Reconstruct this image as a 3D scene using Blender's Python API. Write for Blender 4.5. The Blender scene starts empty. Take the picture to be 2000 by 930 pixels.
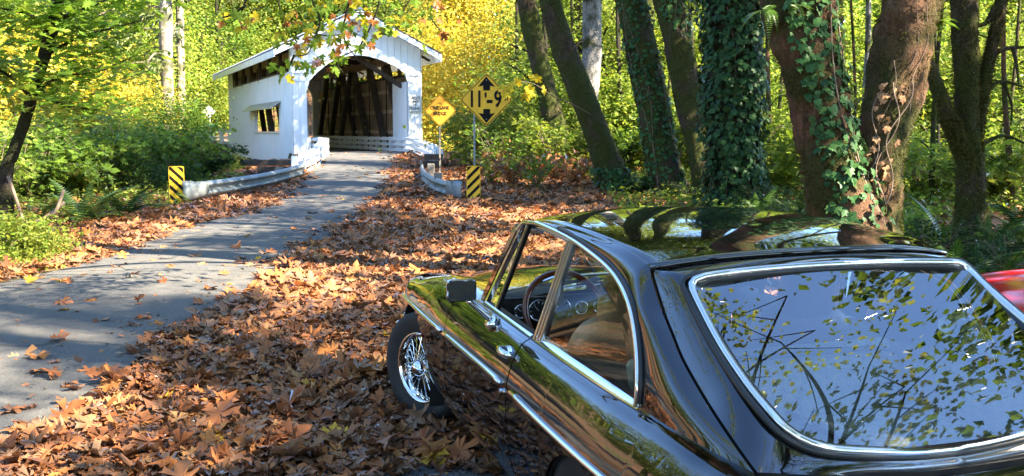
import bpy, bmesh, math, random
import numpy as np
from mathutils import Vector, Matrix
rng = np.random.default_rng(7)
random.seed(7)
R = math.radians
SC = bpy.context.scene
COL = SC.collection

# ---------------------------------------------------------------- camera
F_PX, HORIZON, CAM_H = 1830.0, 256.0, 1.565
PITCH = math.atan((465 - HORIZON) / F_PX)
CP, SP = math.cos(PITCH), math.sin(PITCH)
cam = bpy.data.cameras.new('camera')
cam.sensor_width = 36.0
cam.lens = 36.0 * F_PX / 2000.0
cam.clip_start, cam.clip_end = 0.05, 1000
camo = bpy.data.objects.new('camera', cam)
COL.objects.link(camo)
camo.location = (0, 0, CAM_H)
camo.rotation_euler = (R(90) - PITCH, 0, 0)
SC.camera = camo

# ---------------------------------------------------------------- sky, sun, exposure
SUN_AZ, SUN_EL = R(112), R(40)          # azimuth from +Y towards +X
world = bpy.data.worlds.new('World')
SC.world = world
world.use_nodes = True
wn = world.node_tree
sky = wn.nodes.new('ShaderNodeTexSky')
sky.sky_type = 'NISHITA'
sky.sun_disc = False
sky.sun_elevation = SUN_EL
sky.sun_rotation = SUN_AZ
sky.dust_density = 0.1
sky.ozone_density = 6.0
bg = wn.nodes['Background']
bg.inputs[1].default_value = 0.105
wn.links.new(sky.outputs[0], bg.inputs[0])
sun = bpy.data.lights.new('sun', 'SUN')
sun.energy = 5.0
sun.angle = R(0.5)
sun.color = (1.0, 0.89, 0.70)
suno = bpy.data.objects.new('sun', sun)
COL.objects.link(suno)
SUN_DIR = Vector((math.sin(SUN_AZ) * math.cos(SUN_EL), math.cos(SUN_AZ) * math.cos(SUN_EL), math.sin(SUN_EL)))
suno.rotation_euler = SUN_DIR.to_track_quat('Z', 'Y').to_euler()
SC.view_settings.view_transform = 'Standard'
SC.view_settings.look = 'None'
SC.view_settings.exposure = 2.98
SC.view_settings.gamma = 1
SC.render.engine = 'CYCLES'
SC.cycles.use_denoising = True
SC.cycles.max_bounces = 8
SC.cycles.diffuse_bounces = 4
SC.cycles.glossy_bounces = 4
SC.cycles.transmission_bounces = 4
SC.cycles.transparent_max_bounces = 12
SC.cycles.sample_clamp_indirect = 6
SC.cycles.caustics_reflective = False
SC.cycles.caustics_refractive = False

# ---------------------------------------------------------------- pixel helpers (photo pixels, 2000 x 930)
def ray(px, py):
    u, v = (px - 1000) / F_PX, (py - 465) / F_PX
    return np.array([u, CP - v * SP, -SP - v * CP])
def at(px, py, D):
    return np.array([0, 0, CAM_H]) + ray(px, py) * D
def on_plane(px, py, P, n):
    r = ray(px, py); c = np.array([0, 0, CAM_H])
    return c + r * (np.dot(np.array(P) - c, n) / np.dot(r, n))
def to_px(P):
    P = np.atleast_2d(np.asarray(P, float))
    z = P[:, 2] - CAM_H
    d = P[:, 1] * CP - z * SP; v = -P[:, 1] * SP - z * CP
    d = np.where(d > 0.05, d, 0.05)
    return 1000 + F_PX * P[:, 0] / d, 465 + F_PX * v / d, d

# bridge frame: x' along the portal, y' along the bridge
BR = R(24.3)
BA = np.array([-math.sin(BR), math.cos(BR), 0]); BX = np.array([math.cos(BR), math.sin(BR), 0])
BP = np.array([-8.77, 37.79, 0.82])
def b_local(P):
    q = np.asarray(P) - BP
    return q @ BX, q @ BA, q[..., 2]

# ---------------------------------------------------------------- object helpers
def tag(o, label=None, cat=None, group=None, kind=None):
    if label: o['label'] = label
    if cat: o['category'] = cat
    if group: o['group'] = group
    if kind: o['kind'] = kind
    return o
def empty(name, loc=(0, 0, 0), rotz=0.0, parent=None):
    o = bpy.data.objects.new(name, None)
    o.empty_display_size = 0.3
    COL.objects.link(o)
    o.location = loc; o.rotation_euler = (0, 0, rotz)
    o.parent = parent
    return o
def link(name, me, parent=None):
    o = bpy.data.objects.new(name, me)
    COL.objects.link(o)
    o.parent = parent
    return o
def mesh_np(name, V, T, mat=None, smooth=False, loop=3):
    """V (n,3), T (m,loop) -> mesh, the fast way"""
    V = np.asarray(V, np.float32); T = np.asarray(T, np.int32)
    me = bpy.data.meshes.new(name)
    me.vertices.add(len(V)); me.vertices.foreach_set('co', V.ravel())
    me.loops.add(T.size); me.loops.foreach_set('vertex_index', T.ravel())
    me.polygons.add(len(T))
    me.polygons.foreach_set('loop_start', np.arange(0, T.size, loop, dtype=np.int32))
    me.polygons.foreach_set('use_smooth', np.full(len(T), smooth))
    me.update(calc_edges=True)
    if mat: me.materials.append(mat)
    return me
class MB:
    """collects shapes into one mesh"""
    def __init__(s): s.v = []; s.f = []
    def add(s, V, Fs):
        n = len(s.v); s.v += [tuple(map(float, p)) for p in V]; s.f += [tuple(i + n for i in f) for f in Fs]; return s
    def box(s, lo, hi):
        (a, b, c), (d, e, f) = lo, hi
        return s.add([(a,b,c),(d,b,c),(d,e,c),(a,e,c),(a,b,f),(d,b,f),(d,e,f),(a,e,f)],
                     [(0,3,2,1),(4,5,6,7),(0,1,5,4),(1,2,6,5),(2,3,7,6),(3,0,4,7)])
    def beam(s, p, q, w, h, up=(0, 0, 1)):
        p, q, up = Vector(p), Vector(q), Vector(up)
        d = (q - p).normalized(); x = d.cross(up)
        if x.length < 1e-4: x = d.cross(Vector((1, 0, 0)))
        x.normalize(); u = x.cross(d).normalized()
        V = []
        for c in (p, q):
            for i, j in ((-1,-1),(1,-1),(1,1),(-1,1)): V.append(c + x * (w/2*i) + u * (h/2*j))
        return s.add(V, [(0,1,2,3),(7,6,5,4),(0,4,5,1),(1,5,6,2),(2,6,7,3),(3,7,4,0)])
    def tube(s, P, rad, n=8, cap=True, closed=False, flat=None):
        P = [Vector(p) for p in P]; m = len(P)
        if not hasattr(rad, '__len__'): rad = [rad] * m
        V = []; prev = None
        for i in range(m):
            if closed: d = P[(i+1) % m] - P[i-1]
            else: d = P[min(i+1, m-1)] - P[max(i-1, 0)]
            d.normalize()
            if prev is None:
                x = d.cross(Vector((0, 0, 1)))
                if x.length < 0.05: x = d.cross(Vector((0, 1, 0)))
            else: x = prev - d * prev.dot(d)
            x.normalize(); prev = x; y = d.cross(x)
            for k in range(n):
                a = 2 * math.pi * k / n
                V.append(P[i] + x * (rad[i] * math.cos(a)) + y * (rad[i] * math.sin(a) * (flat or 1)))
        Fs = []
        for i in range(m if closed else m - 1):
            j = (i + 1) % m
            for k in range(n):
                l = (k + 1) % n
                Fs.append((i*n+k, i*n+l, j*n+l, j*n+k))
        if cap and not closed: Fs += [tuple(range(n-1, -1, -1)), tuple((m-1)*n+k for k in range(n))]
        return s.add(V, Fs)
    def prism(s, poly, fr, to):
        """poly: list of 2D points; fr/to: functions 2D->3D of the two faces"""
        n = len(poly)
        V = [fr(*p) for p in poly] + [to(*p) for p in poly]
        return s.add(V, [tuple(range(n-1, -1, -1)), tuple(range(n, 2*n))] + [(i, (i+1) % n, n+(i+1) % n, n+i) for i in range(n)])
    def grid(s, G, flip=False):
        G = np.asarray(G); a, b = G.shape[:2]
        Fs = []
        for i in range(a-1):
            for j in range(b-1):
                q = (i*b+j, i*b+j+1, (i+1)*b+j+1, (i+1)*b+j)
                Fs.append(q[::-1] if flip else q)
        return s.add(G.reshape(-1, 3), Fs)
    def mesh(s, name, mat, smooth=False):
        me = bpy.data.meshes.new(name)
        me.from_pydata(s.v, [], s.f)
        if smooth: me.polygons.foreach_set('use_smooth', [True] * len(me.polygons))
        if mat: me.materials.append(mat)
        me.update()
        return me
    def build(s, name, mat, parent=None, smooth=False, merge=False, bevel=0.0, sharp=None):
        me = s.mesh(name, mat, smooth)
        if merge or bevel:
            bm = bmesh.new(); bm.from_mesh(me)
            if merge: bmesh.ops.remove_doubles(bm, verts=bm.verts, dist=1e-4)
            bmesh.ops.recalc_face_normals(bm, faces=bm.faces)
            if bevel:
                es = [e for e in bm.edges if len(e.link_faces) == 2 and e.calc_face_angle(0) > 0.5]
                bmesh.ops.bevel(bm, geom=es, offset=bevel, segments=1, affect='EDGES')
            bm.to_mesh(me); bm.free()
        if sharp is not None: me.set_sharp_from_angle(angle=R(sharp))
        return link(name, me, parent)
def catmull(P, n=8, closed=False):
    P = [np.asarray(p, float) for p in P]; m = len(P); out = []
    for i in range(m if closed else m - 1):
        if closed: a, b, c, d = P[i-1], P[i], P[(i+1) % m], P[(i+2) % m]
        else: a, b, c, d = P[max(i-1, 0)], P[i], P[i+1], P[min(i+2, m-1)]
        for k in range(n):
            t = k / n
            out.append(0.5*((2*b)+(c-a)*t+(2*a-5*b+4*c-d)*t*t+(3*b-a-3*c+d)*t**3))
    if not closed: out.append(P[-1])
    return np.array(out)
def hermite(xs, ys, x):
    """smooth interpolation through (xs, ys), xs rising"""
    xs = np.asarray(xs, float); ys = np.asarray(ys, float); x = np.asarray(x, float)
    d = np.diff(ys) / np.diff(xs); m = np.zeros(len(xs))
    m[1:-1] = (d[:-1] * np.diff(xs)[1:] + d[1:] * np.diff(xs)[:-1]) / (xs[2:] - xs[:-2]); m[0], m[-1] = d[0], d[-1]
    i = np.clip(np.searchsorted(xs, x) - 1, 0, len(xs) - 2)
    h = xs[i+1] - xs[i]; t = (x - xs[i]) / h
    return (2*t**3-3*t*t+1)*ys[i] + (t**3-2*t*t+t)*h*m[i] + (-2*t**3+3*t*t)*ys[i+1] + (t**3-t*t)*h*m[i+1]
def smooth01(t):
    t = np.clip(t, 0, 1); return t*t*(3-2*t)
def text_mesh(txt, size, mat, parent, loc, rot=(0, 0, 0), bold=0.0, name='lettering', sx=1.0, align='CENTER'):
    cu = bpy.data.curves.new('txt', 'FONT')
    cu.body = txt; cu.size = size; cu.align_x = align; cu.align_y = 'CENTER'; cu.offset = bold; cu.extrude = 0.0015; cu.resolution_u = 3
    o = bpy.data.objects.new('txt', cu); COL.objects.link(o)
    dg = bpy.context.evaluated_depsgraph_get()
    me = bpy.data.meshes.new_from_object(o.evaluated_get(dg))
    bpy.data.objects.remove(o)
    me.materials.clear(); me.materials.append(mat); me.name = name
    t = link(name, me, parent)
    t.location = loc; t.rotation_euler = rot; t.scale = (sx, 1, 1)
    return t

# ---------------------------------------------------------------- materials
class Mat:
    def __init__(s, name):
        s.m = bpy.data.materials.new(name); s.m.use_nodes = True; s.t = s.m.node_tree; s.t.nodes.clear()
        s.out = s.n('ShaderNodeOutputMaterial')
    def n(s, typ, **kw):
        x = s.t.nodes.new(typ)
        for k, v in kw.items(): setattr(x, k, v)
        return x
    def l(s, a, b): s.t.links.new(a, b)
    def noise(s, scale, detail=4, rough=.55, coord='Object', stretch=None):
        tc = s.n('ShaderNodeTexCoord'); o = tc.outputs[coord]
        if stretch:
            mp = s.n('ShaderNodeMapping'); mp.inputs['Scale'].default_value = stretch; s.l(o, mp.inputs[0]); o = mp.outputs[0]
        nz = s.n('ShaderNodeTexNoise'); nz.inputs['Scale'].default_value = scale; nz.inputs['Detail'].default_value = detail; nz.inputs['Roughness'].default_value = rough
        s.l(o, nz.inputs['Vector']); return nz.outputs['Fac']
    def ramp(s, fac, stops, interp='LINEAR'):
        r = s.n('ShaderNodeValToRGB'); e = r.color_ramp; e.interpolation = interp
        while len(e.elements) < len(stops): e.elements.new(0.5)
        for el, (p, c) in zip(e.elements, stops): el.position = p; el.color = (*c[:3], 1)
        s.l(fac, r.inputs[0]); return r.outputs[0]
    def mix(s, fac, a, b):
        x = s.n('ShaderNodeMix', data_type='RGBA')
        for i, v in ((0, fac), (6, a), (7, b)):
            if hasattr(v, 'is_linked') or isinstance(v, bpy.types.NodeSocket): s.l(v, x.inputs[i])
            elif i == 0: x.inputs[0].default_value = v
            else: x.inputs[i].default_value = (*v, 1)
        return x.outputs[2]
    def bump(s, h, strength=.3, dist=.02):
        b = s.n('ShaderNodeBump'); b.inputs['Strength'].default_value = strength; b.inputs['Distance'].default_value = dist
        s.l(h, b.inputs['Height']); return b.outputs[0]
    def principled(s, color, rough=.6, metal=0, normal=None, spec=.5, coat=0):
        p = s.n('ShaderNodeBsdfPrincipled')
        if isinstance(color, bpy.types.NodeSocket): s.l(color, p.inputs['Base Color'])
        else: p.inputs['Base Color'].default_value = (*color, 1)
        if isinstance(rough, bpy.types.NodeSocket): s.l(rough, p.inputs['Roughness'])
        else: p.inputs['Roughness'].default_value = rough
        p.inputs['Metallic'].default_value = metal
        p.inputs['Specular IOR Level'].default_value = spec
        p.inputs['Coat Weight'].default_value = coat
        p.inputs['Coat Roughness'].default_value = 0.02
        if normal: s.l(normal, p.inputs['Normal'])
        return p.outputs[0]
    def done(s, sh): s.l(sh, s.out.inputs[0]); return s.m
def simple(name, c, rough=.6, metal=0, var=.25, scale=6, bump=0, bscale=40, spec=.5, coat=0, stretch=None):
    m = Mat(name); nz = m.noise(scale, stretch=stretch)
    c = np.array(c)
    col = m.ramp(nz, [(.3, c*(1-var)), (.7, np.clip(c*(1+var), 0, 1))])
    nm = m.bump(m.noise(bscale, stretch=stretch), bump, .01) if bump else None
    return m.done(m.principled(col, rough, metal, nm, spec, coat))
def leafmat(name, cols, trans=.4, gloss=.25, objvar=.25, tint=(1.15, 1.05, .6)):
    """colours per leaf (random per island), part of the light passing through"""
    m = Mat(name)
    g = m.n('ShaderNodeNewGeometry')
    k = len(cols)
    c = m.ramp(g.outputs['Random Per Island'], [((i+.5)/k, cc) for i, cc in enumerate(cols)])
    if objvar:
        oi = m.n('ShaderNodeObjectInfo')
        hs = m.n('ShaderNodeHueSaturation')
        mr = m.n('ShaderNodeMapRange'); mr.inputs[3].default_value = 1-objvar; mr.inputs[4].default_value = 1+objvar
        m.l(oi.outputs['Random'], mr.inputs[0]); m.l(mr.outputs[0], hs.inputs['Value']); m.l(c, hs.inputs['Color']); c = hs.outputs[0]
    d = m.n('ShaderNodeBsdfDiffuse'); m.l(c, d.inputs[0])
    t = m.n('ShaderNodeBsdfTranslucent')
    mu = m.n('ShaderNodeMix', data_type='RGBA', blend_type='MULTIPLY'); mu.inputs[0].default_value = 1
    m.l(c, mu.inputs[6]); mu.inputs[7].default_value = (*tint, 1); m.l(mu.outputs[2], t.inputs[0])
    x = m.n('ShaderNodeMixShader'); x.inputs[0].default_value = trans; m.l(d.outputs[0], x.inputs[1]); m.l(t.outputs[0], x.inputs[2])
    gl = m.n('ShaderNodeBsdfGlossy'); gl.inputs['Roughness'].default_value = .38
    fr = m.n('ShaderNodeFresnel'); fr.inputs[0].default_value = 1.3
    mm = m.n('ShaderNodeMath', operation='MULTIPLY'); mm.inputs[1].default_value = gloss; m.l(fr.outputs[0], mm.inputs[0])
    y = m.n('ShaderNodeMixShader'); m.l(mm.outputs[0], y.inputs[0]); m.l(x.outputs[0], y.inputs[1]); m.l(gl.outputs[0], y.inputs[2])
    return m.done(y.outputs[0])
def glassmat(name, tint=(1, 1, 1), ior=1.5, extra=0.0):
    m = Mat(name)
    t = m.n('ShaderNodeBsdfTransparent'); t.inputs[0].default_value = (*tint, 1)
    g = m.n('ShaderNodeBsdfGlossy'); g.inputs['Roughness'].default_value = 0.0
    f = m.n('ShaderNodeFresnel'); f.inputs[0].default_value = ior
    a = m.n('ShaderNodeMath', operation='ADD', use_clamp=True); a.inputs[1].default_value = extra; m.l(f.outputs[0], a.inputs[0])
    x = m.n('ShaderNodeMixShader'); m.l(a.outputs[0], x.inputs[0]); m.l(t.outputs[0], x.inputs[1]); m.l(g.outputs[0], x.inputs[2])
    return m.done(x.outputs[0])

M = {}
def painted_wood(name, c, dirt):
    m = Mat(name)
    nz = m.noise(1.2, 6); nz2 = m.noise(9, 5, stretch=(1, 1, .12))
    col = m.mix(m.ramp(nz, [(.5, (0, 0, 0)), (.8, (.35, .35, .35))]), c, dirt)
    col = m.mix(m.ramp(nz2, [(.58, (0, 0, 0)), (.8, (.3, .3, .3))]), col, dirt)
    return m.done(m.principled(col, .55, 0, m.bump(nz2, .15, .005)))
M['white'] = painted_wood('white_paint', (.85, .87, .89), (.60, .60, .57))
M['white_rail'] = painted_wood('white_rail_paint', (.84, .86, .88), (.50, .50, .45))
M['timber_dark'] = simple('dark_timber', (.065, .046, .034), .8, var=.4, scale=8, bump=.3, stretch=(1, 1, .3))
M['timber'] = simple('brown_timber', (.36, .25, .165), .8, var=.35, scale=5, bump=.3, stretch=(1, 1, .2))
M['timber_pale'] = simple('pale_timber', (.60, .46, .33), .8, var=.3, scale=5, bump=.3, stretch=(1, 1, .2))
M['roof_metal'] = simple('roof_metal', (.55, .56, .57), .45, .6, var=.12, scale=2)
M['galv'] = simple('galvanised_steel', (.22, .245, .25), .5, .5, var=.22, scale=5, bump=.08, bscale=25)
M['post_wood'] = simple('weathered_post', (.20, .18, .15), .85, var=.35, scale=7, bump=.4)
M['sign_yellow'] = simple('sign_yellow', (.90, .50, .02), .6, var=.10, scale=5)
M['sign_amber'] = simple('sign_amber', (.60, .29, .012), .6, var=.16, scale=5)
M['sign_black'] = simple('sign_black', (.012, .011, .010), .8, var=.2, spec=.15)
M['sign_white'] = simple('sign_white', (.80, .80, .80), .4, var=.06)
M['sign_back'] = simple('sign_back', (.62, .62, .60), .4, .3, var=.1)
M['green_paint'] = simple('green_spray_paint', (.10, .26, .05), .6, var=.3)
M['sign_green'] = simple('sign_green', (.02, .22, .12), .4, var=.1)
M['concrete'] = simple('concrete', (.36, .34, .30), .9, var=.25, scale=3, bump=.2)
# ================================================================ TERRAIN
ROAD_L = [(-16,-30),(-12,-16),(-9.6,-8),(-8.0,0),(-6.4,5.2),(-5.35,9.0),(-5.05,10.6),(-5.05,12.4),(-5.25,15.6),(-4.95,18.7),(-5.3,22.5),(-5.75,26.5),(-6.35,31),(-7.2,35),(-8.35,38.0)]
ROAD_R = [(-9,-30),(-6.5,-16),(-5.0,-8),(-3.2,0),(-2.42,4.5),(-2.55,6.2),(-2.6,7.6),(-2.58,9.2),(-2.66,11.3),(-2.68,15.6),(-2.95,20),(-3.3,25),(-3.75,30),(-4.15,35),(-4.5,39.8)]
rl = catmull(ROAD_L, 6); rr = catmull(ROAD_R, 6)
ROAD_POLY = np.vstack([rl, rr[::-1]])
def road_dist(x, y):
    """signed distance to the road's edge, under 0 on the road"""
    x = np.asarray(x, float); y = np.asarray(y, float); sh = x.shape; x = x.ravel(); y = y.ravel()
    best = np.full(x.shape, 1e9); inside = np.zeros(x.shape, bool)
    A = ROAD_POLY; B = np.roll(A, -1, axis=0)
    for (ax, ay), (bx, by) in zip(A, B):
        dx, dy = bx-ax, by-ay; t = np.clip(((x-ax)*dx + (y-ay)*dy)/(dx*dx+dy*dy+1e-12), 0, 1)
        best = np.minimum(best, (x-ax-t*dx)**2 + (y-ay-t*dy)**2)
        inside ^= ((ay > y) != (by > y)) & (x < ax + (y-ay)*dx/(dy if abs(dy) > 1e-12 else 1e-12))
    return np.where(inside, -1, 1).reshape(sh)*np.sqrt(best).reshape(sh)
def fbm(x, y, s=1.0):
    return (np.sin(x*1.3*s+1.7*np.sin(y*.9*s)) * np.cos(y*1.1*s+1.3*np.sin(x*.7*s)) + .5*np.sin(x*2.9*s+y*1.7*s) * np.cos(y*3.1*s-x*.8*s)) / 1.5
def gz(x, y):
    x = np.asarray(x, float); y = np.asarray(y, float)
    q = np.stack([x, y, np.full(x.shape, .82)], -1)
    t, s, _ = b_local(q)
    base = .67 * smooth01((y - 15.5) / 22.0)
    near = smooth01(1 - (np.abs(t - 2.7) - 3.6) / 5.0)            # the causeway
    base = base * (0.25 + .75 * near)
    edge = np.where(t > 2.7, -10.5, -8.0); w = smooth01((np.abs(t - 2.7) - 2.75 - 2.4*smooth01((-s-2.5)/6.5)) / 1.0)
    s0 = .4 * (1 - w) + edge * w                                  # where the bank drops
    drop = smooth01((s - s0) / 5.5) * (1 - smooth01((s - 15.0) / 4.0))
    z = base - 4.4 * drop
    z = z + np.maximum(0, s - 24) * .30 * smooth01((s - 24) / 12)  # hill beyond
    z = z + np.maximum(0, -x - 16) * .10 + np.maximum(0, x - 18) * .05
    z = z - .13*smooth01((x-2.2)/1.2)*smooth01((y+1)/2)*(1-smooth01((y-7.5)/2))
    off = smooth01((road_dist(x, y) - .3) / 1.5)
    return z + off * (.035 * fbm(x, y, 1.0) + .035*smooth01((y-6)/4))
def gp(px, py):
    """where the ray of a photo pixel meets the terrain"""
    D = np.linspace(2, 90, 4000); r = ray(px, py)
    P = np.array([0, 0, CAM_H]) + D[:, None] * r
    i = np.argmax(P[:, 2] <= gz(P[:, 0], P[:, 1]))
    return P[i]

def make_ground():
    xs = np.unique(np.concatenate([np.arange(-120, -24, 4.), np.arange(-24, 24, .5), np.arange(24, 121, 4.)]))
    ys = np.unique(np.concatenate([np.arange(-60, -8, 4.), np.arange(-8, 60, .5), np.arange(60, 221, 4.)]))
    X, Y = np.meshgrid(xs, ys); Z = gz(X, Y)
    V = np.stack([X, Y, Z], -1).reshape(-1, 3); nx = len(xs)
    I = (np.arange(len(ys)-1)[:, None] * nx + np.arange(nx-1)).ravel()
    Q = np.stack([I, I+1, I+1+nx, I+nx], -1)
    m = Mat('forest_floor')
    a = m.noise(.35, 6); b = m.noise(9, 6, .7); c = m.noise(45, 4, .7)
    litter = m.ramp(b, [(.3, (.055, .030, .018)), (.5, (.16, .078, .038)), (.68, (.27, .145, .070))])
    earth = m.ramp(c, [(.35, (.030, .030, .030)), (.65, (.085, .070, .055))])
    green = m.ramp(b, [(.3, (.020, .035, .010)), (.7, (.085, .110, .030))])
    col = m.mix(m.ramp(m.noise(1.1, 4), [(.45, (0,)*3), (.62, (.8,)*3)]), litter, earth)
    col = m.mix(m.ramp(a, [(.5, (0,)*3), (.62, (.75,)*3)]), col, green)
    mat = m.done(m.principled(col, .9, 0, m.bump(b, .5, .05), .2))
    g = link('ground', mesh_np('ground', V, Q, mat, True, 4)); tag(g, kind='structure')
    # road
    m = Mat('asphalt')
    a = m.noise(90, 3, .8); b = m.noise(.9, 5); c = m.noise(6, 5)
    col = m.ramp(a, [(.3, (.045, .044, .044)), (.5, (.088, .086, .083)), (.72, (.19, .18, .165))])
    col = m.mix(m.ramp(b, [(.40, (0,)*3), (.62, (.75,)*3)]), col, (.15, .135, .112))
    col = m.mix(m.ramp(c, [(.6, (0,)*3), (.75, (.3,)*3)]), col, (.045, .040, .036))
    st = m.noise(1.4, 5, .6, stretch=(1, .16, 1)); col = m.mix(m.ramp(st, [(.52, (0,)*3), (.72, (.45,)*3)]), col, (.040, .038, .036))
    vo = m.n('ShaderNodeTexVoronoi', feature='DISTANCE_TO_EDGE'); vo.inputs['Scale'].default_value = .55; tc = m.n('ShaderNodeTexCoord'); wn_ = m.n('ShaderNodeTexNoise'); wn_.inputs['Scale'].default_value = 1.5
    mx_ = m.n('ShaderNodeMix', data_type='RGBA'); mx_.inputs[0].default_value = .35; m.l(tc.outputs['Object'], wn_.inputs['Vector']); m.l(tc.outputs['Object'], mx_.inputs[6]); m.l(wn_.outputs['Color'], mx_.inputs[7]); m.l(mx_.outputs[2], vo.inputs['Vector'])
    col = m.mix(m.ramp(vo.outputs['Distance'], [(.0, (.8,)*3), (.012, (0,)*3)]), col, (.022, .020, .018))
    g2 = m.noise(260, 2, .8); col = m.mix(m.ramp(g2, [(.56, (0,)*3), (.7, (.7,)*3)]), col, (.26, .245, .22))
    mat = m.done(m.principled(col, .8, 0, m.bump(a, .8, .02), .35))
    n = 15
    G = []
    for (lx, ly), (rx, ry) in zip(rl, rr):
        f = np.linspace(0, 1, n); x = lx + (rx-lx)*f; y = ly + (ry-ly)*f
        G.append(np.stack([x, y, gz(x, y) + .022 + .03*(1-(2*f-1)**2)], -1))
    mb = MB(); mb.grid(np.array(G), flip=True)
    r = mb.build('road', mat, None, True); tag(r, kind='structure')
    # bare gravel where the leaves are scuffed away by the wheel
    m = Mat('gravel'); v = m.n('ShaderNodeTexVoronoi'); v.inputs['Scale'].default_value = 70; tc = m.n('ShaderNodeTexCoord'); m.l(tc.outputs['Object'], v.inputs['Vector'])
    col = m.ramp(m.noise(60, 4, .7), [(.35, (.040, .040, .042)), (.65, (.17, .16, .15))]); mat = m.done(m.principled(col, .9, 0, m.bump(v.outputs['Distance'], .8, .012), .2))
    mb = MB(); G = []
    for a in np.linspace(0, 2*math.pi, 37):
        R_ = 1.0 + .18*math.sin(3*a) + .12*math.sin(5*a+1); f = np.linspace(0, 1, 7); x = -.30+.95*R_*f*math.cos(a); y = 3.95+.62*R_*f*math.sin(a)
        G.append(np.stack([x, y, gz(x, y)+.012-.010*f**3], -1))
    mb.grid(np.array(G), flip=False); o = mb.build('gravel', mat, None, True, merge=True); tag(o, kind='structure')
    # road beyond the bridge
    mb = MB(); G = []
    for s in np.arange(18.6, 44, 1.0):
        x0 = BP + BA*s; f = np.linspace(.5, 4.9, 6)
        P = x0 + f[:, None]*BX + BX*(-.02*(s-18.6)**2)
        P[:, 2] = np.maximum(gz(P[:, 0], P[:, 1]), .55) + .03; G.append(P)
    mb.grid(np.array(G)); o = mb.build('far_road', mat, None, True); tag(o, kind='structure')
    # creek in the ravine
    m = Mat('creek_water'); nb = m.bump(m.noise(2.5, 4), .25, .05)
    mat = m.done(m.principled((.03, .035, .025), .08, 0, nb))
    mb = MB(); G = []
    for t in np.arange(-45, 60, 3.):
        P = np.array([BP + BX*t + BA*s for s in (4.5, 7, 10, 13, 15.5)]); P[:, 2] = -3.35; G.append(P)
    mb.grid(np.array(G), flip=True); o = mb.build('water', mat, None, True); tag(o, kind='structure')
make_ground()
# ================================================================ COVERED BRIDGE
DECK = -.15
WID, LEN = 5.38, 18.4
def arch_z(t):
    return hermite([.55, .62, .80, 1.03, 1.56, 2.05, 2.69, 3.3, 3.81, 4.30, 4.60, 4.78, 4.85], [2.30, 2.62, 2.90, 3.12, 3.54, 3.74, 3.84, 3.78, 3.63, 3.42, 3.22, 3.00, 2.70], t)
PITCHR = .487
def roof_under(t): return 5.46 - PITCHR*abs(t-2.69)
def wave_panel(mb, s0, s1, z0, z1, t=0.0, pitch=.27, amp=.030, out=-1):
    """flat siding with narrow raised battens"""
    ks = np.arange(math.ceil(s0/pitch), math.floor((s1-.03)/pitch)+1)*pitch
    prof = [(s0, 0)]
    for k in ks:
        if k < s0+.004: continue
        prof += [(k, 0), (k+.003, amp), (k+.037, amp), (k+.040, 0)]
    prof.append((s1, 0)); prof = np.array(prof)
    G = np.stack([np.stack([t+out*prof[:, 1], prof[:, 0], np.full(len(prof), z)], -1) for z in (z0, z1)])
    mb.grid(G, flip=(out > 0))
    G2 = G.copy(); G2[..., 0] = t - out*.03
    mb.grid(G2, flip=(out < 0))
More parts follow.
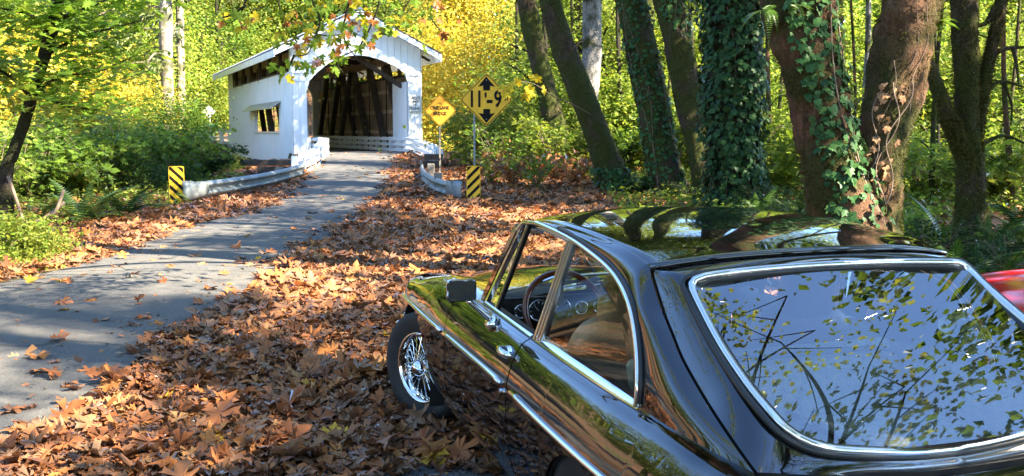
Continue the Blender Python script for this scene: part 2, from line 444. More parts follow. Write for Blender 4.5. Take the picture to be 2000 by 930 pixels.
def make_bridge():
    root = empty('covered_bridge', tuple(BP), BR)
    tag(root, 'white wooden covered bridge with arched portal and open eave slots', 'bridge')
    # --- portal boards, front and far end
    for yy, far in ((0.0, 0), (LEN-.05, 1)):
        w = .2832; k = 0
        edges = np.linspace(0, WID, 20)
        for i in range(19):
            t0, t1 = edges[i]+.006, edges[i+1]-.006
            prof = np.linspace(t0, t1, 4)
            inside = (prof > .57) & (prof < 4.83)
            mb = MB(); off = -.030 - .006*((i*7) % 3)
            zl = [(-.62 if not ins else float(arch_z(p))) for p, ins in zip(prof, inside)]
            if inside.any() and not inside.all():
                cut = .57 if t0 < 1 else 4.83
                for (a, b) in ((t0, cut), (cut, t1)):
                    if b-a < .01: continue
                    mid = (a+b)/2; ins = .57 < mid < 4.83
                    pp = np.linspace(a, b, 3); zz = [float(arch_z(p)) if ins else -.62 for p in pp]
                    poly = list(zip(pp, zz)) + [(b, roof_under(b)), (a, roof_under(a))]
                    mb.prism(poly, lambda x, z: (x, yy+off, z), lambda x, z: (x, yy+.02, z))
            else:
                poly = list(zip(prof, zl)) + [(t1, roof_under(t1)), ((t0+t1)/2, roof_under((t0+t1)/2)), (t0, roof_under(t0))]
                mb.prism(poly, lambda x, z: (x, yy+off, z), lambda x, z: (x, yy+.02, z))
            mb.build('portal_board', M['white'], root)
    # backing behind the boards so the joints stay dark-ish white, never open
    for yy in (.024, LEN-.026):
        mb = MB(); pts = np.linspace(.57, 4.83, 30)
        poly = [(0, roof_under(0)), (0, 2.3), (.57, 2.3)] + [(p, float(arch_z(p))) for p in pts] + [(4.83, 2.3), (WID, 2.3), (WID, roof_under(WID)), (2.69, roof_under(2.69))]
        n = len(pts)
        up = [(p, roof_under(p)) for p in pts]
        for i in range(n-1):
            mb.prism([(pts[i], float(arch_z(pts[i]))), (pts[i+1], float(arch_z(pts[i+1]))), up[i+1], up[i]], lambda x, z: (x, yy, z), lambda x, z: (x, yy+.05, z))
        for a, b in ((0.02, .57), (4.83, WID-.02)):
            mb.prism([(a, -.6), (b, -.6), (b, roof_under(b)), (a, roof_under(a))], lambda x, z: (x, yy, z), lambda x, z: (x, yy+.05, z))
        mb.build('portal_backing', M['white'], root)
    # arch trim and pilaster trim
    mb = MB(); ts = np.linspace(.57, 4.83, 40)
    for i in range(39):
        a, b = ts[i], ts[i+1]
        mb.beam((a, -.02, float(arch_z(a))-.012), (b, -.02, float(arch_z(b))-.012), .07, .03)
    mb.build('arch_trim', M['white'], root)
    for a, b in ((.01, .56), (4.84, 5.37)):
        mb = MB()
        mb.box((a, -.075, 3.04), (b, -.046, 3.10)); mb.box((a+.03, -.070, 2.72), (b-.03, -.046, 2.80))
        for x in (a, (a+b)/2-.02, b-.05): mb.box((x, -.066, -.3), (x+.05, -.046, 2.715 if x != a else 3.035))
        mb.build('pilaster_trim', M['white'], root)
    # --- side walls (corrugated siding)
    for t, out in ((0.0, -1), (WID, 1)):
        mb = MB()
        lowpieces = [(.02, LEN-.02, -.62, .72), (.02, 2.8, .72, 1.80), (9.2, LEN-.02, .72, 1.80), (.02, LEN-.02, 1.80, 3.12)]
        if out > 0: lowpieces = [(.02, LEN-.02, -.62, 3.12)]
        for s0, s1, z0, z1 in lowpieces: wave_panel(mb, s0, s1, z0, z1, t, out=out)
        wave_panel(mb, .02, .55, 3.12, 4.16, t, out=out)
        wave_panel(mb, LEN-1.9, LEN-.02, 3.12, 4.16, t, out=out)
        o = mb.build('siding', M['white'], root); o['kind'] = 'stuff'
        # posts standing in the open eave slot
        for s in np.arange(2.6, LEN-2, 2.55):
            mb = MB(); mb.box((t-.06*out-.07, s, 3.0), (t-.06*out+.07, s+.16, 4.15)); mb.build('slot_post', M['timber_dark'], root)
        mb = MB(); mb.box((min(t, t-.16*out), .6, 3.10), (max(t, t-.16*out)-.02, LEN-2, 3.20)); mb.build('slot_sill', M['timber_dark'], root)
    # corner board
    mb = MB(); mb.box((-.035, -.026, -.62), (-.003, .16, 4.1)); mb.build('corner_board', M['white'], root)
    mb = MB(); mb.box((WID+.02, -.02, -.62), (WID+.05, .16, 4.1)); mb.build('corner_board', M['white'], root)
    # --- hanging boards and beams under the wall
    for s, w in ((.35, .35), (2.0, .26), (4.3, .26), (6.9, .28), (10.2, .3), (13.6, .3)):
        mb = MB(); mb.box((-.03, s, -1.02), (.012, s+w, -.6)); mb.build('skirt_board', M['white'], root)
    for s in np.arange(.2, LEN, 1.45):
        mb = MB(); mb.box((-.9 if s < 7 else .06, s+.5, -.86), (WID-.1, s+.75, -.62)); mb.build('floor_beam', M['timber_dark'], root)
    for t in (.25, WID-.45):
        mb = MB(); mb.box((t, .2, -.62), (t+.22, LEN-.1, -.28)); mb.build('bottom_chord', M['timber_dark'], root)
    # --- window with its awning
    w = empty('window', (0, 0, 0), 0, root)
    mb = MB()
    mb.box((-.07, 2.72, .66), (.10, 9.28, .72)); mb.box((-.03, 2.74, 1.80), (.10, 9.26, 1.86))
    mb.box((-.03, 2.72, .72), (.12, 2.80, 1.80)); mb.box((-.03, 9.20, .72), (.12, 9.28, 1.80))
    mb.build('window_frame', M['white'], w)
    mb = MB(); mb.prism([(-.03, 2.02), (-.46, 1.72), (-.46, 1.68), (-.03, 1.97)], lambda x, z: (x, 2.3, z), lambda x, z: (x, 10.3, z))
    mb.build('awning', M['roof_metal'], w)
    # --- deck
    mb = MB(); mb.box((.06, -.02, DECK-.14), (WID-.06, LEN+.3, DECK)); mb.build('deck', simple('deck_asphalt', (.10, .095, .09), .8, var=.35, scale=4, bump=.2), root)
    # --- right inner boarding and white inner panels by the portal
    mb = MB()
    for i, s in enumerate(np.arange(1.55, LEN-.2, .26)):
        mb.box((WID-.13-.006*(i % 3), s+.006, DECK), (WID-.055, s+.254, 3.09))
    o = mb.build('inner_boards', M['timber'], root); o['kind'] = 'stuff'
    mb = MB()
    for i, s in enumerate(np.arange(.3, LEN-.2, .26)):
        if 2.6 < s < 9.2:
            mb.box((.055, s+.006, DECK), (.12, s+.254, .70)); mb.box((.055, s+.006, 1.85), (.12, s+.254, 3.09))
        else: mb.box((.055, s+.006, DECK), (.13, s+.254, 3.09))
    o = mb.build('inner_boards', M['timber'], root); o['kind'] = 'stuff'
    for z in (.62, 1.55, 2.45):
        mb = MB(); mb.box((WID-.27, .2, z), (WID-.16, LEN-.2, z+.16)); mb.build('girt', M['timber_pale'], root)
    for t, s0, s1, z in ((4.80, .06, 2.1, 2.80), (.60, .06, 2.3, 2.05)):
        mb = MB(); wave_panel(mb, s0, s1, DECK, z, t, .2, .012, -1); o = mb.build('inner_panel', M['white'], root)
    # --- trusses: chords, braces
    for t in (.42, 4.98):
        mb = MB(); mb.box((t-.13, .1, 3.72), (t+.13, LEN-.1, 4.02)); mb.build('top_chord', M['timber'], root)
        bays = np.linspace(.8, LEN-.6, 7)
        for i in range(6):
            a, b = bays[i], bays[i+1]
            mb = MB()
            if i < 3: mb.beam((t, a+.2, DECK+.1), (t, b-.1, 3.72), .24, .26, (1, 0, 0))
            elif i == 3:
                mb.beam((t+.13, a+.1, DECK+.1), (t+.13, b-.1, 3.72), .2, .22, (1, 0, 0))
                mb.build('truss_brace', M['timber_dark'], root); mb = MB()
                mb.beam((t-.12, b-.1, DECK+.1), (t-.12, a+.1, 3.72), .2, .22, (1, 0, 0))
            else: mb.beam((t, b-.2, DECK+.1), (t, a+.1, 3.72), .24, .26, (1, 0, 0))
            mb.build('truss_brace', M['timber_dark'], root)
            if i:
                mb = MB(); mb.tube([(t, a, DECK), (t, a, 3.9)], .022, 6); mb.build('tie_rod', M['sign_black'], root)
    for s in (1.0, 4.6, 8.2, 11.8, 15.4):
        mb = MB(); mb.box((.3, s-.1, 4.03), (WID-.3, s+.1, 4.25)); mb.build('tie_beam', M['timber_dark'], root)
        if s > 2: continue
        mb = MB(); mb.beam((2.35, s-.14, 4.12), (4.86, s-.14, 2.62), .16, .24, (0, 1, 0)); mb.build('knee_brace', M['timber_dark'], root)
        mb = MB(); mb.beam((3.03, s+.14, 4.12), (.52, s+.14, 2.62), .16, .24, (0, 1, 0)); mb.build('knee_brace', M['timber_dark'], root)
    # --- roof: rafters, two slabs with corrugated edge, rake boards
    for s in np.arange(.5, LEN, 1.5):
        for sg in (-1, 1):
            mb = MB(); mb.beam((2.69, s, 5.36), (2.69+sg*3.3, s, 5.36-3.3*PITCHR), .07, .15); mb.build('rafter', M['timber_dark'], root)
    for sg in (-1, 1):
        n = 72; ss = np.linspace(-.55, LEN+.5, n*2+1); wv = .022*np.where(np.arange(n*2+1) % 2 == 0, 1, -1)
        rows = []
        for k, (dx, dz) in enumerate(((0, 0), (3.48, 0))):
            rows.append(np.stack([np.full(len(ss), 2.69+sg*dx), ss, 5.64-PITCHR*dx+wv], -1))
        mb = MB(); mb.grid(np.array(rows), flip=sg > 0)
        low = np.array(rows); low[..., 2] -= .05; mb.grid(low, flip=sg < 0)
        mb.build('roof_sheet', M['roof_metal'], root)
        mb = MB(); mb.prism([(0, 5.50), (3.42, 5.50-3.42*PITCHR), (3.42, 5.56-3.42*PITCHR), (0, 5.56)], lambda x, z: (2.69+sg*x, -.5, z), lambda x, z: (2.69+sg*x, LEN+.45, z))
        mb.build('roof_boarding', M['white'], root)
        mb = MB(); mb.prism([(0, 5.36), (3.46, 5.36-3.46*PITCHR), (3.46, 5.58-3.46*PITCHR), (0, 5.58)], lambda x, z: (2.69+sg*x, -.56, z), lambda x, z: (2.69+sg*x, -.505, z))
        mb.build('rake_board', M['white'], root)
        mb = MB(); mb.box((2.69+sg*3.45-.03, -.5, 5.30-3.45*PITCHR), (2.69+sg*3.45+.03, LEN+.45, 5.56-3.45*PITCHR)); mb.build('eave_board', M['white'], root)
        for s in np.arange(.3, LEN, .62):
            mb = MB(); mb.beam((2.69+sg*2.72, s, 5.42-2.72*PITCHR), (2.69+sg*3.4, s, 5.42-3.4*PITCHR), .06, .12); mb.build('rafter_tail', M['white'], root)
    mb = MB(); mb.prism([(2.55, 5.59), (2.69, 5.70), (2.83, 5.59)], lambda x, z: (x, -.58, z), lambda x, z: (x, LEN+.5, z)); mb.build('ridge_cap', M['roof_metal'], root)
    # --- abutments
    mb = MB(); mb.box((-.6, .3, -3.2), (WID+.6, 1.3, -.88)); mb.build('abutment', M['concrete'], root)
    mb = MB(); mb.box((-.6, LEN-1.2, -4.4), (WID+.6, LEN-.2, -.88)); mb.build('abutment', M['concrete'], root)
    # --- plates: a thing of their own each
    s = empty('weight_sign', tuple(BP + BX*5.085 + BA*-.105 + np.array([0, 0, 1.88])), BR)
    tag(s, 'white weight limit plate on the portal of the covered bridge', 'sign')
    mb = MB(); mb.box((-.255, -.006, -.34), (.255, .006, .34)); mb.build('plate', M['sign_white'], s, bevel=.004)
    mb = MB()
    for a, b, c, d in ((-.24, -.325, .24, -.312), (-.24, .312, .24, .325), (-.24, -.31, -.227, .31), (.227, -.31, .24, .31)): mb.box((a, -.009, b), (c, -.0065, d))
    mb.build('border', M['sign_black'], s)
    for tx, z in (('WEIGHT', .225), ('LIMIT', .085), ('17', -.06), ('TONS', -.205)):
        text_mesh(tx, .155, M['sign_black'], s, (0, -.008, z), (R(90), 0, 0), .004, sx=.82 if tx == 'WEIGHT' else 1)
    s = empty('bridge_plaque', tuple(BP + BX*2.72 + BA*-.06 + np.array([0, 0, 4.57])), BR)
    tag(s, 'white board with faded lettering in the gable of the covered bridge', 'sign')
    mb = MB(); mb.box((-.56, -.012, -.36), (.56, .006, .36)); mb.build('plate', M['sign_white'], s)
    mb = MB()
    for a, b, c, d in ((-.56, -.36, .56, -.335), (-.56, .335, .56, .36), (-.56, -.33, -.535, .33), (.535, -.33, .56, .33)): mb.box((a, -.024, b), (c, -.0135, d))
    mb.build('border', M['sign_back'], s)
    faded = simple('faded_lettering', (.34, .38, .44), .7)
    text_mesh('BRIDGE', .17, faded, s, (0.22, -.014, .21), (R(90), 0, 0), .002)
    for z, xs in ((.06, (-.42, -.30, -.12, .02, .16, .34)), (-.09, (-.36, -.2, -.06, .12, .3)), (-.23, (-.38, -.22, -.1, .06, .2, .36))):
        mb = MB()
        for x in xs:
            for q in range(3): mb.box((x+q*.036-.01, -.0155, z-.04+.012*(q % 2)), (x+q*.036+.010, -.0135, z+.04-.015*((q+1) % 2)))
        mb.build('worn_lettering', faded, s)
make_bridge()
# ================================================================ RAILINGS, GUARDRAILS, MARKERS, SIGNS
def board_along(mb_fn, P, w, h, name, mat, root):
    for i in range(len(P)-1):
        mb = MB(); mb.beam(P[i], P[i+1], w, h); mb.build(name, mat, root)
def railing(path, top_fn, label, n_boards=3, post_every=1.0, side=1, hgt=.62, cap=False):
    """path: ground points; white timber rail of three boards on posts; boards are cut every few metres"""
    root = empty('white_railing', tuple(path[0]))
    tag(root, label, 'railing')
    o0 = np.array(path[0])
    P = catmull(path, 10)
    L = np.concatenate([[0], np.cumsum(np.linalg.norm(np.diff(P[:, :2], axis=0), axis=1))])
    def pt(d): return np.array([np.interp(d, L, P[:, k]) for k in range(3)])
    n = max(2, int(round(L[-1]/post_every))); ds = np.linspace(0, L[-1], n+1)
    pts = [pt(d) for d in ds]
    for i, d in enumerate(ds):
        tng = pt(min(d+.1, L[-1])) - pt(max(d-.1, 0)); tng[2] = 0; tng /= np.linalg.norm(tng); nrm = np.array([-tng[1], tng[0], 0])*side
        c = pts[i] - o0 + nrm*.16
        mb = MB(); mb.beam(c+np.array([0, 0, -.15]), c+np.array([0, 0, hgt+.02]), .17, .22, tng); mb.build('post', M['white_rail'], root, bevel=.008)
    for k in range(n_boards):
        z = hgt*(.16 + .74*k/(n_boards-1))
        for i in range(0, n):
            a, b = pts[i]-o0, pts[i+1]-o0
            e = (b-a)*.004/np.linalg.norm(b-a)
            mb = MB(); mb.beam(a+e+np.array([0, 0, z]), b-e+np.array([0, 0, z]), .05, .125); mb.build('rail_board', M['white_rail'], root, bevel=.004)
    return root
def bw(t, s, z): return BP + BX*t + BA*s + np.array([0, 0, z])
def g3(x, y, dz=0): return np.array([x, y, float(gz(np.array([x]), np.array([y]))[0]) + dz])
# left rail: from inside the portal, out round the bend and down to the guardrail
gl_end = at(588, 345, 26.6)
pl = [bw(.62, 1.2, DECK+.02), bw(.78, 0.2, DECK), bw(1.02, -1.6, DECK), np.append((at(632, 320, 32.6))[:2], .50), np.append((at(620, 335, 29.3))[:2], .36), np.append(gl_end[:2], .22)]
railing(pl, None, 'white timber railing bending out of the portal to the long guardrail', side=-1)
pr = [bw(4.62, 17.5, DECK), bw(4.56, 12, DECK), bw(4.5, 6, DECK), bw(4.5, 1.0, DECK), bw(4.52, -1.0, DECK), np.append(at(815, 310, 35.0)[:2], .58), np.append(at(838, 320, 31.5)[:2], .48), np.append(at(850, 325, 28.3)[:2], .36)]
railing(pr, None, 'white timber railing running along the dark inner wall and out beside the signs', side=1, post_every=1.02)
railing([bw(.2, 18.8, DECK), bw(-.6, 20.3, DECK), bw(-2.2, 22.3, DECK-.1), bw(-4.3, 24, DECK-.2)], None, 'white railing at the far end of the bridge behind shrubs', side=1, hgt=.95, post_every=.85)

def guardrail(beam, posts, label, hb=.33, shoe=True, sgn=1):
    """beam: path of the beam's middle; W profile swept along it"""
    root = empty('guardrail', tuple(beam[0])); tag(root, label, 'guardrail')
    o0 = np.array(beam[0]); P = catmull(beam, 8) - o0
    prof = [(0, .5), (.055, .40), (.08, .27), (.055, .16), (.0, .06), (0, -.06), (.055, -.16), (.08, -.27), (.055, -.40), (0, -.5)]
    G = []
    for i in range(len(P)):
        t = P[min(i+1, len(P)-1)] - P[max(i-1, 0)]; t[2] = 0; t /= np.linalg.norm(t); nrm = np.array([t[1], -t[0], 0])*sgn
        taper = 1 - .75*smooth01(1-i/5) if shoe else 1
        G.append([P[i] + nrm*(a*taper) + np.array([0, 0, b*hb]) for a, b in prof])
    G = np.array(G); mb = MB(); mb.grid(G); back = G.copy()
    m = Mat('x') if False else None
    o = mb.build('beam', M['galv'], root, True, sharp=50)
    sol = o.modifiers.new('s', 'SOLIDIFY'); sol.thickness = .006
    for q in posts:
        q = np.array(q) - o0; 
        mb = MB(); mb.box((q[0]-.09, q[1]-.09, q[2]-.4), (q[0]+.09, q[1]+.09, q[2]+.44)); mb.build('post', M['post_wood'], root, bevel=.01)
    # splice bolts and end shoe
    for i in (5, len(P)//2):
        t = P[min(i+1, len(P)-1)] - P[max(i-1, 0)]; t[2] = 0; t /= np.linalg.norm(t); nrm = np.array([t[1], -t[0], 0])*sgn
        for dx in (-.10, 0, .10):
            for dz in (-.27*hb, .27*hb):
                c = P[i] + t*dx + nrm*.082 + np.array([0, 0, dz]); mb = MB(); mb.beam(c, c+nrm*.012, .03, .03); mb.build('bolt', M['galv'], root)
    t = P[1]-P[0]; t[2] = 0; t /= np.linalg.norm(t); nrm = np.array([t[1], -t[0], 0])*sgn
    mb = MB()
    for k in range(7):
        pass
    V = []
    for k, (d, h, o_) in enumerate(((.50, hb*.50, .070), (.30, hb*.50, .072), (.10, hb*.52, .070), (-.02, hb*.60, .060), (-.14, hb*.62, .040), (-.24, hb*.62, -.02))):
        c = P[0] + t*d + nrm*o_
        V.append([c + np.array([0, 0, h]), c + nrm*.02 + np.array([0, 0, h*.45]), c + nrm*.02 - np.array([0, 0, h*.45]), c - np.array([0, 0, h])])
    mb.grid(np.array(V)); o = mb.build('end_shoe', M['galv'], root, True)
    sol = o.modifiers.new('s', 'SOLIDIFY'); sol.thickness = .008
    return root
gb = [at(372, 372, 19.6), at(430, 365, 20.6), at(500, 354, 22.4), at(550, 343, 24.4), at(592, 331, 26.4)]
guardrail(gb, [g3(*(at(362, 400, 19.75)[:2])), g3(*(at(462, 370, 21.7)[:2])), g3(*(at(545, 352, 24.5)[:2]))], 'long galvanised guardrail sweeping from a striped marker to the white railing', sgn=1)
gb = [at(893, 372, 19.75), at(868, 367, 20.6), at(842, 356, 22.4), at(829, 343, 24.5), at(826, 332, 26.6)]
guardrail(gb, [g3(*(at(890, 400, 19.95)[:2])), g3(*(at(856, 375, 21.6)[:2])), g3(*(at(842, 345, 24.6)[:2]))], 'short galvanised guardrail curving beside the low clearance sign', sgn=-1)
# stacked dark timbers at the ends of the white rails
for x0, y0, D, n, lab in ((846, 325, 28.0, 3, 'pile of dark timber blocks ending the railing beside the signs'), (560, 345, 26.8, 3, 'stepped dark timber blocks behind the long guardrail')):
    c = at(x0, y0, D); r = empty('timber_cribbing', (c[0], c[1], float(gz(c[:1], c[1:2])[0]))); tag(r, lab, 'timber blocks')
    for k in range(n):
        mb = MB(); mb.box((-.35+.05*k-(.5*k if n == 3 and x0 < 700 else 0), -.15, -.1+k*.19), (.32-.02*k, .15, .07+k*.19)); mb.build('block', M['timber_dark'], r, bevel=.01)

def marker(px, py_base, D, flip, label, w=.305, h=.84):
    P = at(px, py_base, D)
    face = math.atan2(-P[0], P[1]) * .6
    r = empty('object_marker', (P[0], P[1], P[2]), face); tag(r, label, 'road marker')
    def rr_(x, z, k): return (x, z)
    rad = .03; poly = []
    for cx, cz, a0 in ((w/2-rad, rad, -90), (w/2-rad, h-rad, 0), (-w/2+rad, h-rad, 90), (-w/2+rad, rad, 180)):
        for a in range(0, 91, 30): poly.append((cx+rad*math.cos(R(a0+a)), cz+rad*math.sin(R(a0+a))))
    mb = MB(); mb.prism(poly, lambda x, z: (x, -.002, z), lambda x, z: (x, .002, z)); mb.build('panel', M['sign_yellow'], r)
    # black slanting stripes, clipped to the panel
    ww, b = w/2-.012, .012
    stripe = .155
    z = -w
    while z < h:
        pts = []
        lo = lambda x: z + (x+w/2)*(1 if flip else -1) + (0 if flip else w)
        xs = np.linspace(-ww, ww, 9)
        top = [(x, min(max(lo(x)+stripe*.55, b), h-b)) for x in xs]; bot = [(x, min(max(lo(x), b), h-b)) for x in xs]
        mb = MB(); ok = 0
        for i in range(8):
            if top[i][1]-bot[i][1] > .002 or top[i+1][1]-bot[i+1][1] > .002:
                mb.add([(bot[i][0], -.0045, bot[i][1]), (bot[i+1][0], -.0045, bot[i+1][1]), (top[i+1][0], -.0045, top[i+1][1]), (top[i][0], -.0045, top[i][1])], [(0, 1, 2, 3)]); ok = 1
        if ok: mb.build('black_stripe', M['sign_black'], r)
        z += stripe*1.28
    mb = MB(); mb.beam((0, .035, -.15), (0, .035, h*.8), .05, .05); mb.build('post', M['post_wood'], r)
    return r
marker(347, 404, 19.45, False, 'striped marker with stripes falling to the right at the end of the long guardrail')
marker(925, 402, 19.55, True, 'striped marker with stripes rising to the right below the low clearance sign', w=.285, h=.83)

def diamond_sign(px, py, D, half, post_px, post_py, mat, label, texts, arrows, name='diamond_sign', ry=0.0, back=False, postmat=None):
    P = at(px, py, D); yaw = math.atan2(-P[0], P[1]) * .9 + ry
    r = empty(name, tuple(P), yaw); tag(r, label, 'road sign')
    rad = half*.09; poly = []
    for k in range(4):
        a0 = R(90*k); cx, cz = (half-rad*1.414)*math.cos(a0), (half-rad*1.414)*math.sin(a0)
        for d in (-45, -15, 15, 45): poly.append((cx+rad*math.cos(a0+R(d)), cz+rad*math.sin(a0+R(d))))
    mb = MB(); mb.prism(poly, lambda x, z: (x, -.003, z), lambda x, z: (x, .003, z)); mb.build('panel', mat, r)
    if not back:
        mb = MB(); o = [(x*.965, z*.965) for x, z in poly]; q = [(x*.93, z*.93) for x, z in poly]; n = len(poly)
        mb.add([(x, -.0055, z) for x, z in o+q], [(i, (i+1) % n, n+(i+1) % n, n+i) for i in range(n)]); mb.build('border', M['sign_black'], r)
    for tx, x, z, h, bold, sx in texts: text_mesh(tx, h, M['sign_black'], r, (x, -.0065, z), (R(90), 0, 0), bold, sx=sx)
    for poly in arrows:
        mb = MB(); mb.prism(poly, lambda x, z: (x, -.0075, z), lambda x, z: (x, -.0055, z)); mb.build('arrow', M['sign_black'], r)
    for z in (half*.72, -half*.72):
        mb = MB(); mb.tube([(0, -.012, z), (0, -.003, z)], half*.022, 8); mb.build('bolt', M['galv'], r)
    # post
    base = at(post_px, post_py, D)
    x = base[0]-P[0]
    q = g3(base[0], base[1]+.05)
    mb = MB(); zz = q[2]-P[2]-.3
    mb.beam((x, .04, zz), (x+.002, .04, half*.55), .05, .045); mb.build('post', postmat or M['post_wood'], r)
    return r
h1 = 52.5*22.4/F_PX
up = [(-.30*h1, .48*h1), (-.18*h1, .64*h1), (0, .86*h1), (.18*h1, .64*h1), (.33*h1, .48*h1), (.14*h1, .52*h1), (.14*h1, .34*h1), (-.12*h1, .34*h1), (-.12*h1, .52*h1)]
up = [(x, z) for x, z in up]; dn = [(x, -z) for x, z in up][::-1]
diamond_sign(950, 195, 22.4, h1, 926, 330, M['sign_yellow'], 'large yellow diamond clearance sign reading 11 feet 9 between two black arrows',
    [("11", -.40*h1, .0, .84*h1, .014, .66), ("'", -.03*h1, -.01*h1, .62*h1, .012, .9), ("-", .12*h1, .0, .8*h1, .016, .9), ("9", .43*h1, .0, .84*h1, .014, .72), ("\"", .74*h1, -.12*h1, .55*h1, .006, .7)], [up, dn], 'clearance_sign', postmat=M['galv'])
h2 = 31.5*25.5/F_PX
s1 = diamond_sign(859, 216, 25.5, h2, 858.5, 340, M['sign_amber'], 'smaller yellow diamond sign reading one lane bridge with green scribble',
    [('ONE LANE', 0, .16*h2, .30*h2, .003, .80), ('BRIDGE', 0, -.20*h2, .30*h2, .003, .80)], [], 'one_lane_sign')
mb = MB()
sp = [(-.10, .02), (-.17, .10), (-.12, .22), (.0, .27), (.08, .22), (.03, .12), (-.05, .16), (-.02, .02), (.0, -.12), (-.01, -.22)]
sp = catmull([(x*h2*1.8, -.009, z*h2*1.8) for x, z in sp], 5)
mb.tube(sp, .007*h2*1.8, 5, flat=.25); mb.build('green_scribble', M['green_paint'], s1)
mb = MB(); sp = catmull([(x*h2*1.8, -.009, z*h2*1.8) for x, z in ((.02, .12), (.10, .05), (.06, -.05), (-.12, -.02), (-.2, .04))], 5); mb.tube(sp, .006*h2*1.8, 5, flat=.25); mb.build('green_scribble', M['green_paint'], s1)
# the back of a sign beyond the bridge and the small green road-name sign by it
diamond_sign(408, 218, 58.5, 12.5*58.5/F_PX, 409.5, 262, M['sign_back'], 'pale back of a diamond sign on a post beyond the bridge', [], [], 'diamond_sign_back', back=True, postmat=M['sign_back'])
P = at(417, 246, 60); r = empty('street_name_sign', tuple(P), .4); tag(r, 'small green street name sign beyond the far railing', 'road sign')
mb = MB(); mb.box((-.25, -.01, -.09), (.25, .01, .09)); mb.build('plate', M['sign_green'], r)
mb = MB(); mb.beam((-.2, .03, -2.2), (-.2, .03, .05), .05, .05); mb.build('post', M['post_wood'], r)
# ================================================================ CARS
M['black_paint'] = Mat('black_car_paint').m
_m = Mat('black_car_paint'); M['black_paint'] = _m.done(_m.principled((.0035, .0035, .004), .035, 0, None, .45, 1.0))
_m = Mat('red_car_paint'); M['red_paint'] = _m.done(_m.principled((.50, .002, .004), .13, 0, None, .3, .0))
M['chrome'] = simple('chrome', (.80, .81, .83), .07, 1.0, var=.04)
M['black_paint'].node_tree.nodes['Principled BSDF'].inputs['Coat IOR'].default_value = 1.5
M['alu'] = simple('brushed_trim', (.66, .67, .69), .22, 1.0, var=.06)
M['rubber'] = simple('tyre_rubber', (.016, .016, .017), .75, var=.3, scale=20)
M['seal'] = simple('black_rubber_seal', (.010, .010, .010), .45, var=.2)
M['dark'] = simple('dark_cavity', (.006, .006, .006), .9, var=.2)
M['trim_black'] = simple('black_vinyl', (.016, .015, .014), .5, var=.3, scale=30, bump=.15)
M['carpet'] = simple('grey_green_carpet', (.40, .39, .30), .95, var=.3, scale=30, bump=.3, bscale=200, spec=.1)
M['leather'] = simple('tan_leather', (.46, .27, .12), .5, var=.3, scale=8, bump=.2)
M['leather_dark'] = simple('brown_leather', (.12, .055, .028), .5, var=.3, scale=8, bump=.2)
M['wood_rim'] = simple('varnished_wood', (.16, .045, .018), .2, var=.3, scale=12, coat=.6)
M['gauge'] = simple('gauge_face', (.02, .02, .02), .4)
M['amber'] = simple('amber_lens', (.75, .22, .01), .2)
M['red_lens'] = simple('red_lens', (.45, .01, .01), .2)
M['glass'] = glassmat('car_glass', (.92, .95, .92), 1.5, .0)
M['rear_glass'] = glassmat('rear_window_glass', (.86, .90, .86), 1.5, .14)
M['mirror'] = simple('mirror_glass', (.26, .27, .28), .02, 1.0, var=0.01)
M['lamp_glass'] = simple('headlamp_glass', (.75, .76, .78), .08, .3, var=.05, scale=30)

XS = [-.93, -.90, -.80, -.55, -.20, .30, .66, 1.00, 1.30, 1.58, 1.92, 2.34, 2.62, 2.80, 2.90, 2.96]
CTRL = {  # (y, z) of ten control points round the half section at each station, sill first
 0: ([.45,.52,.58,.62,.65,.65,.65,.65,.65,.65,.65,.64,.62,.58,.50,.40], [.40,.30,.24,.19,.17,.17,.17,.17,.17,.17,.17,.18,.21,.25,.30,.36]),
 1: ([.50,.56,.64,.69,.71,.715,.715,.715,.715,.715,.715,.70,.68,.62,.54,.42], [.42,.36,.32,.29,.28,.27,.27,.27,.27,.27,.27,.28,.30,.32,.36,.40]),
 2: ([.52,.585,.67,.72,.742,.750,.752,.752,.752,.752,.750,.742,.72,.65,.56,.44], [.45,.44,.42,.41,.41,.42,.42,.42,.42,.42,.42,.43,.44,.44,.44,.44]),
 3: ([.52,.59,.68,.725,.748,.757,.758,.758,.758,.758,.756,.748,.725,.655,.57,.44], [.50,.51,.52,.53,.545,.565,.585,.59,.59,.595,.60,.605,.605,.58,.54,.48]),
 4: ([.51,.585,.675,.722,.744,.752,.753,.753,.753,.753,.752,.745,.722,.652,.565,.43], [.54,.57,.585,.60,.615,.63,.65,.66,.665,.667,.670,.675,.665,.63,.575,.50]),
 5: ([.48,.555,.64,.69,.712,.722,.724,.722,.720,.718,.718,.712,.69,.62,.54,.42], [.57,.62,.67,.695,.705,.72,.735,.745,.755,.765,.775,.755,.725,.675,.605,.515]),
 6: ([.44,.50,.575,.625,.650,.662,.665,.662,.655,.645,.620,.610,.590,.55,.49,.39], [.59,.66,.725,.765,.775,.788,.802,.812,.820,.830,.842,.802,.760,.700,.625,.525]),
 7: ([.36,.40,.45,.48,.50,.50,.50,.50,.50,.49,.465,.455,.45,.43,.39,.32], [.585,.635,.700,.730,.78,.79,.80,.815,.835,.842,.832,.785,.738,.690,.625,.53]),
 8: ([.18,.20,.22,.24,.25,.25,.25,.25,.25,.245,.23,.225,.22,.21,.19,.16], [.585,.635,.692,.718,.785,.79,.80,.82,.855,.862,.850,.805,.757,.702,.632,.535]),
 9: ([.0]*16, [.585,.635,.690,.715,.787,.79,.80,.82,.863,.872,.860,.818,.768,.708,.635,.537]),
}
FA, RA = 2.31, 0.0                  # axles
def section(x):
    P = [np.array([float(hermite(XS, CTRL[k][0], x)), float(hermite(XS, CTRL[k][1], x))]) for k in range(10)]
    a = catmull(P[:8], 8)[:49]      # sill ... point 6, plus a tangent towards 7
    b = catmull(P[5:], 8)[8:]       # point 6 ... centre
    return a, b
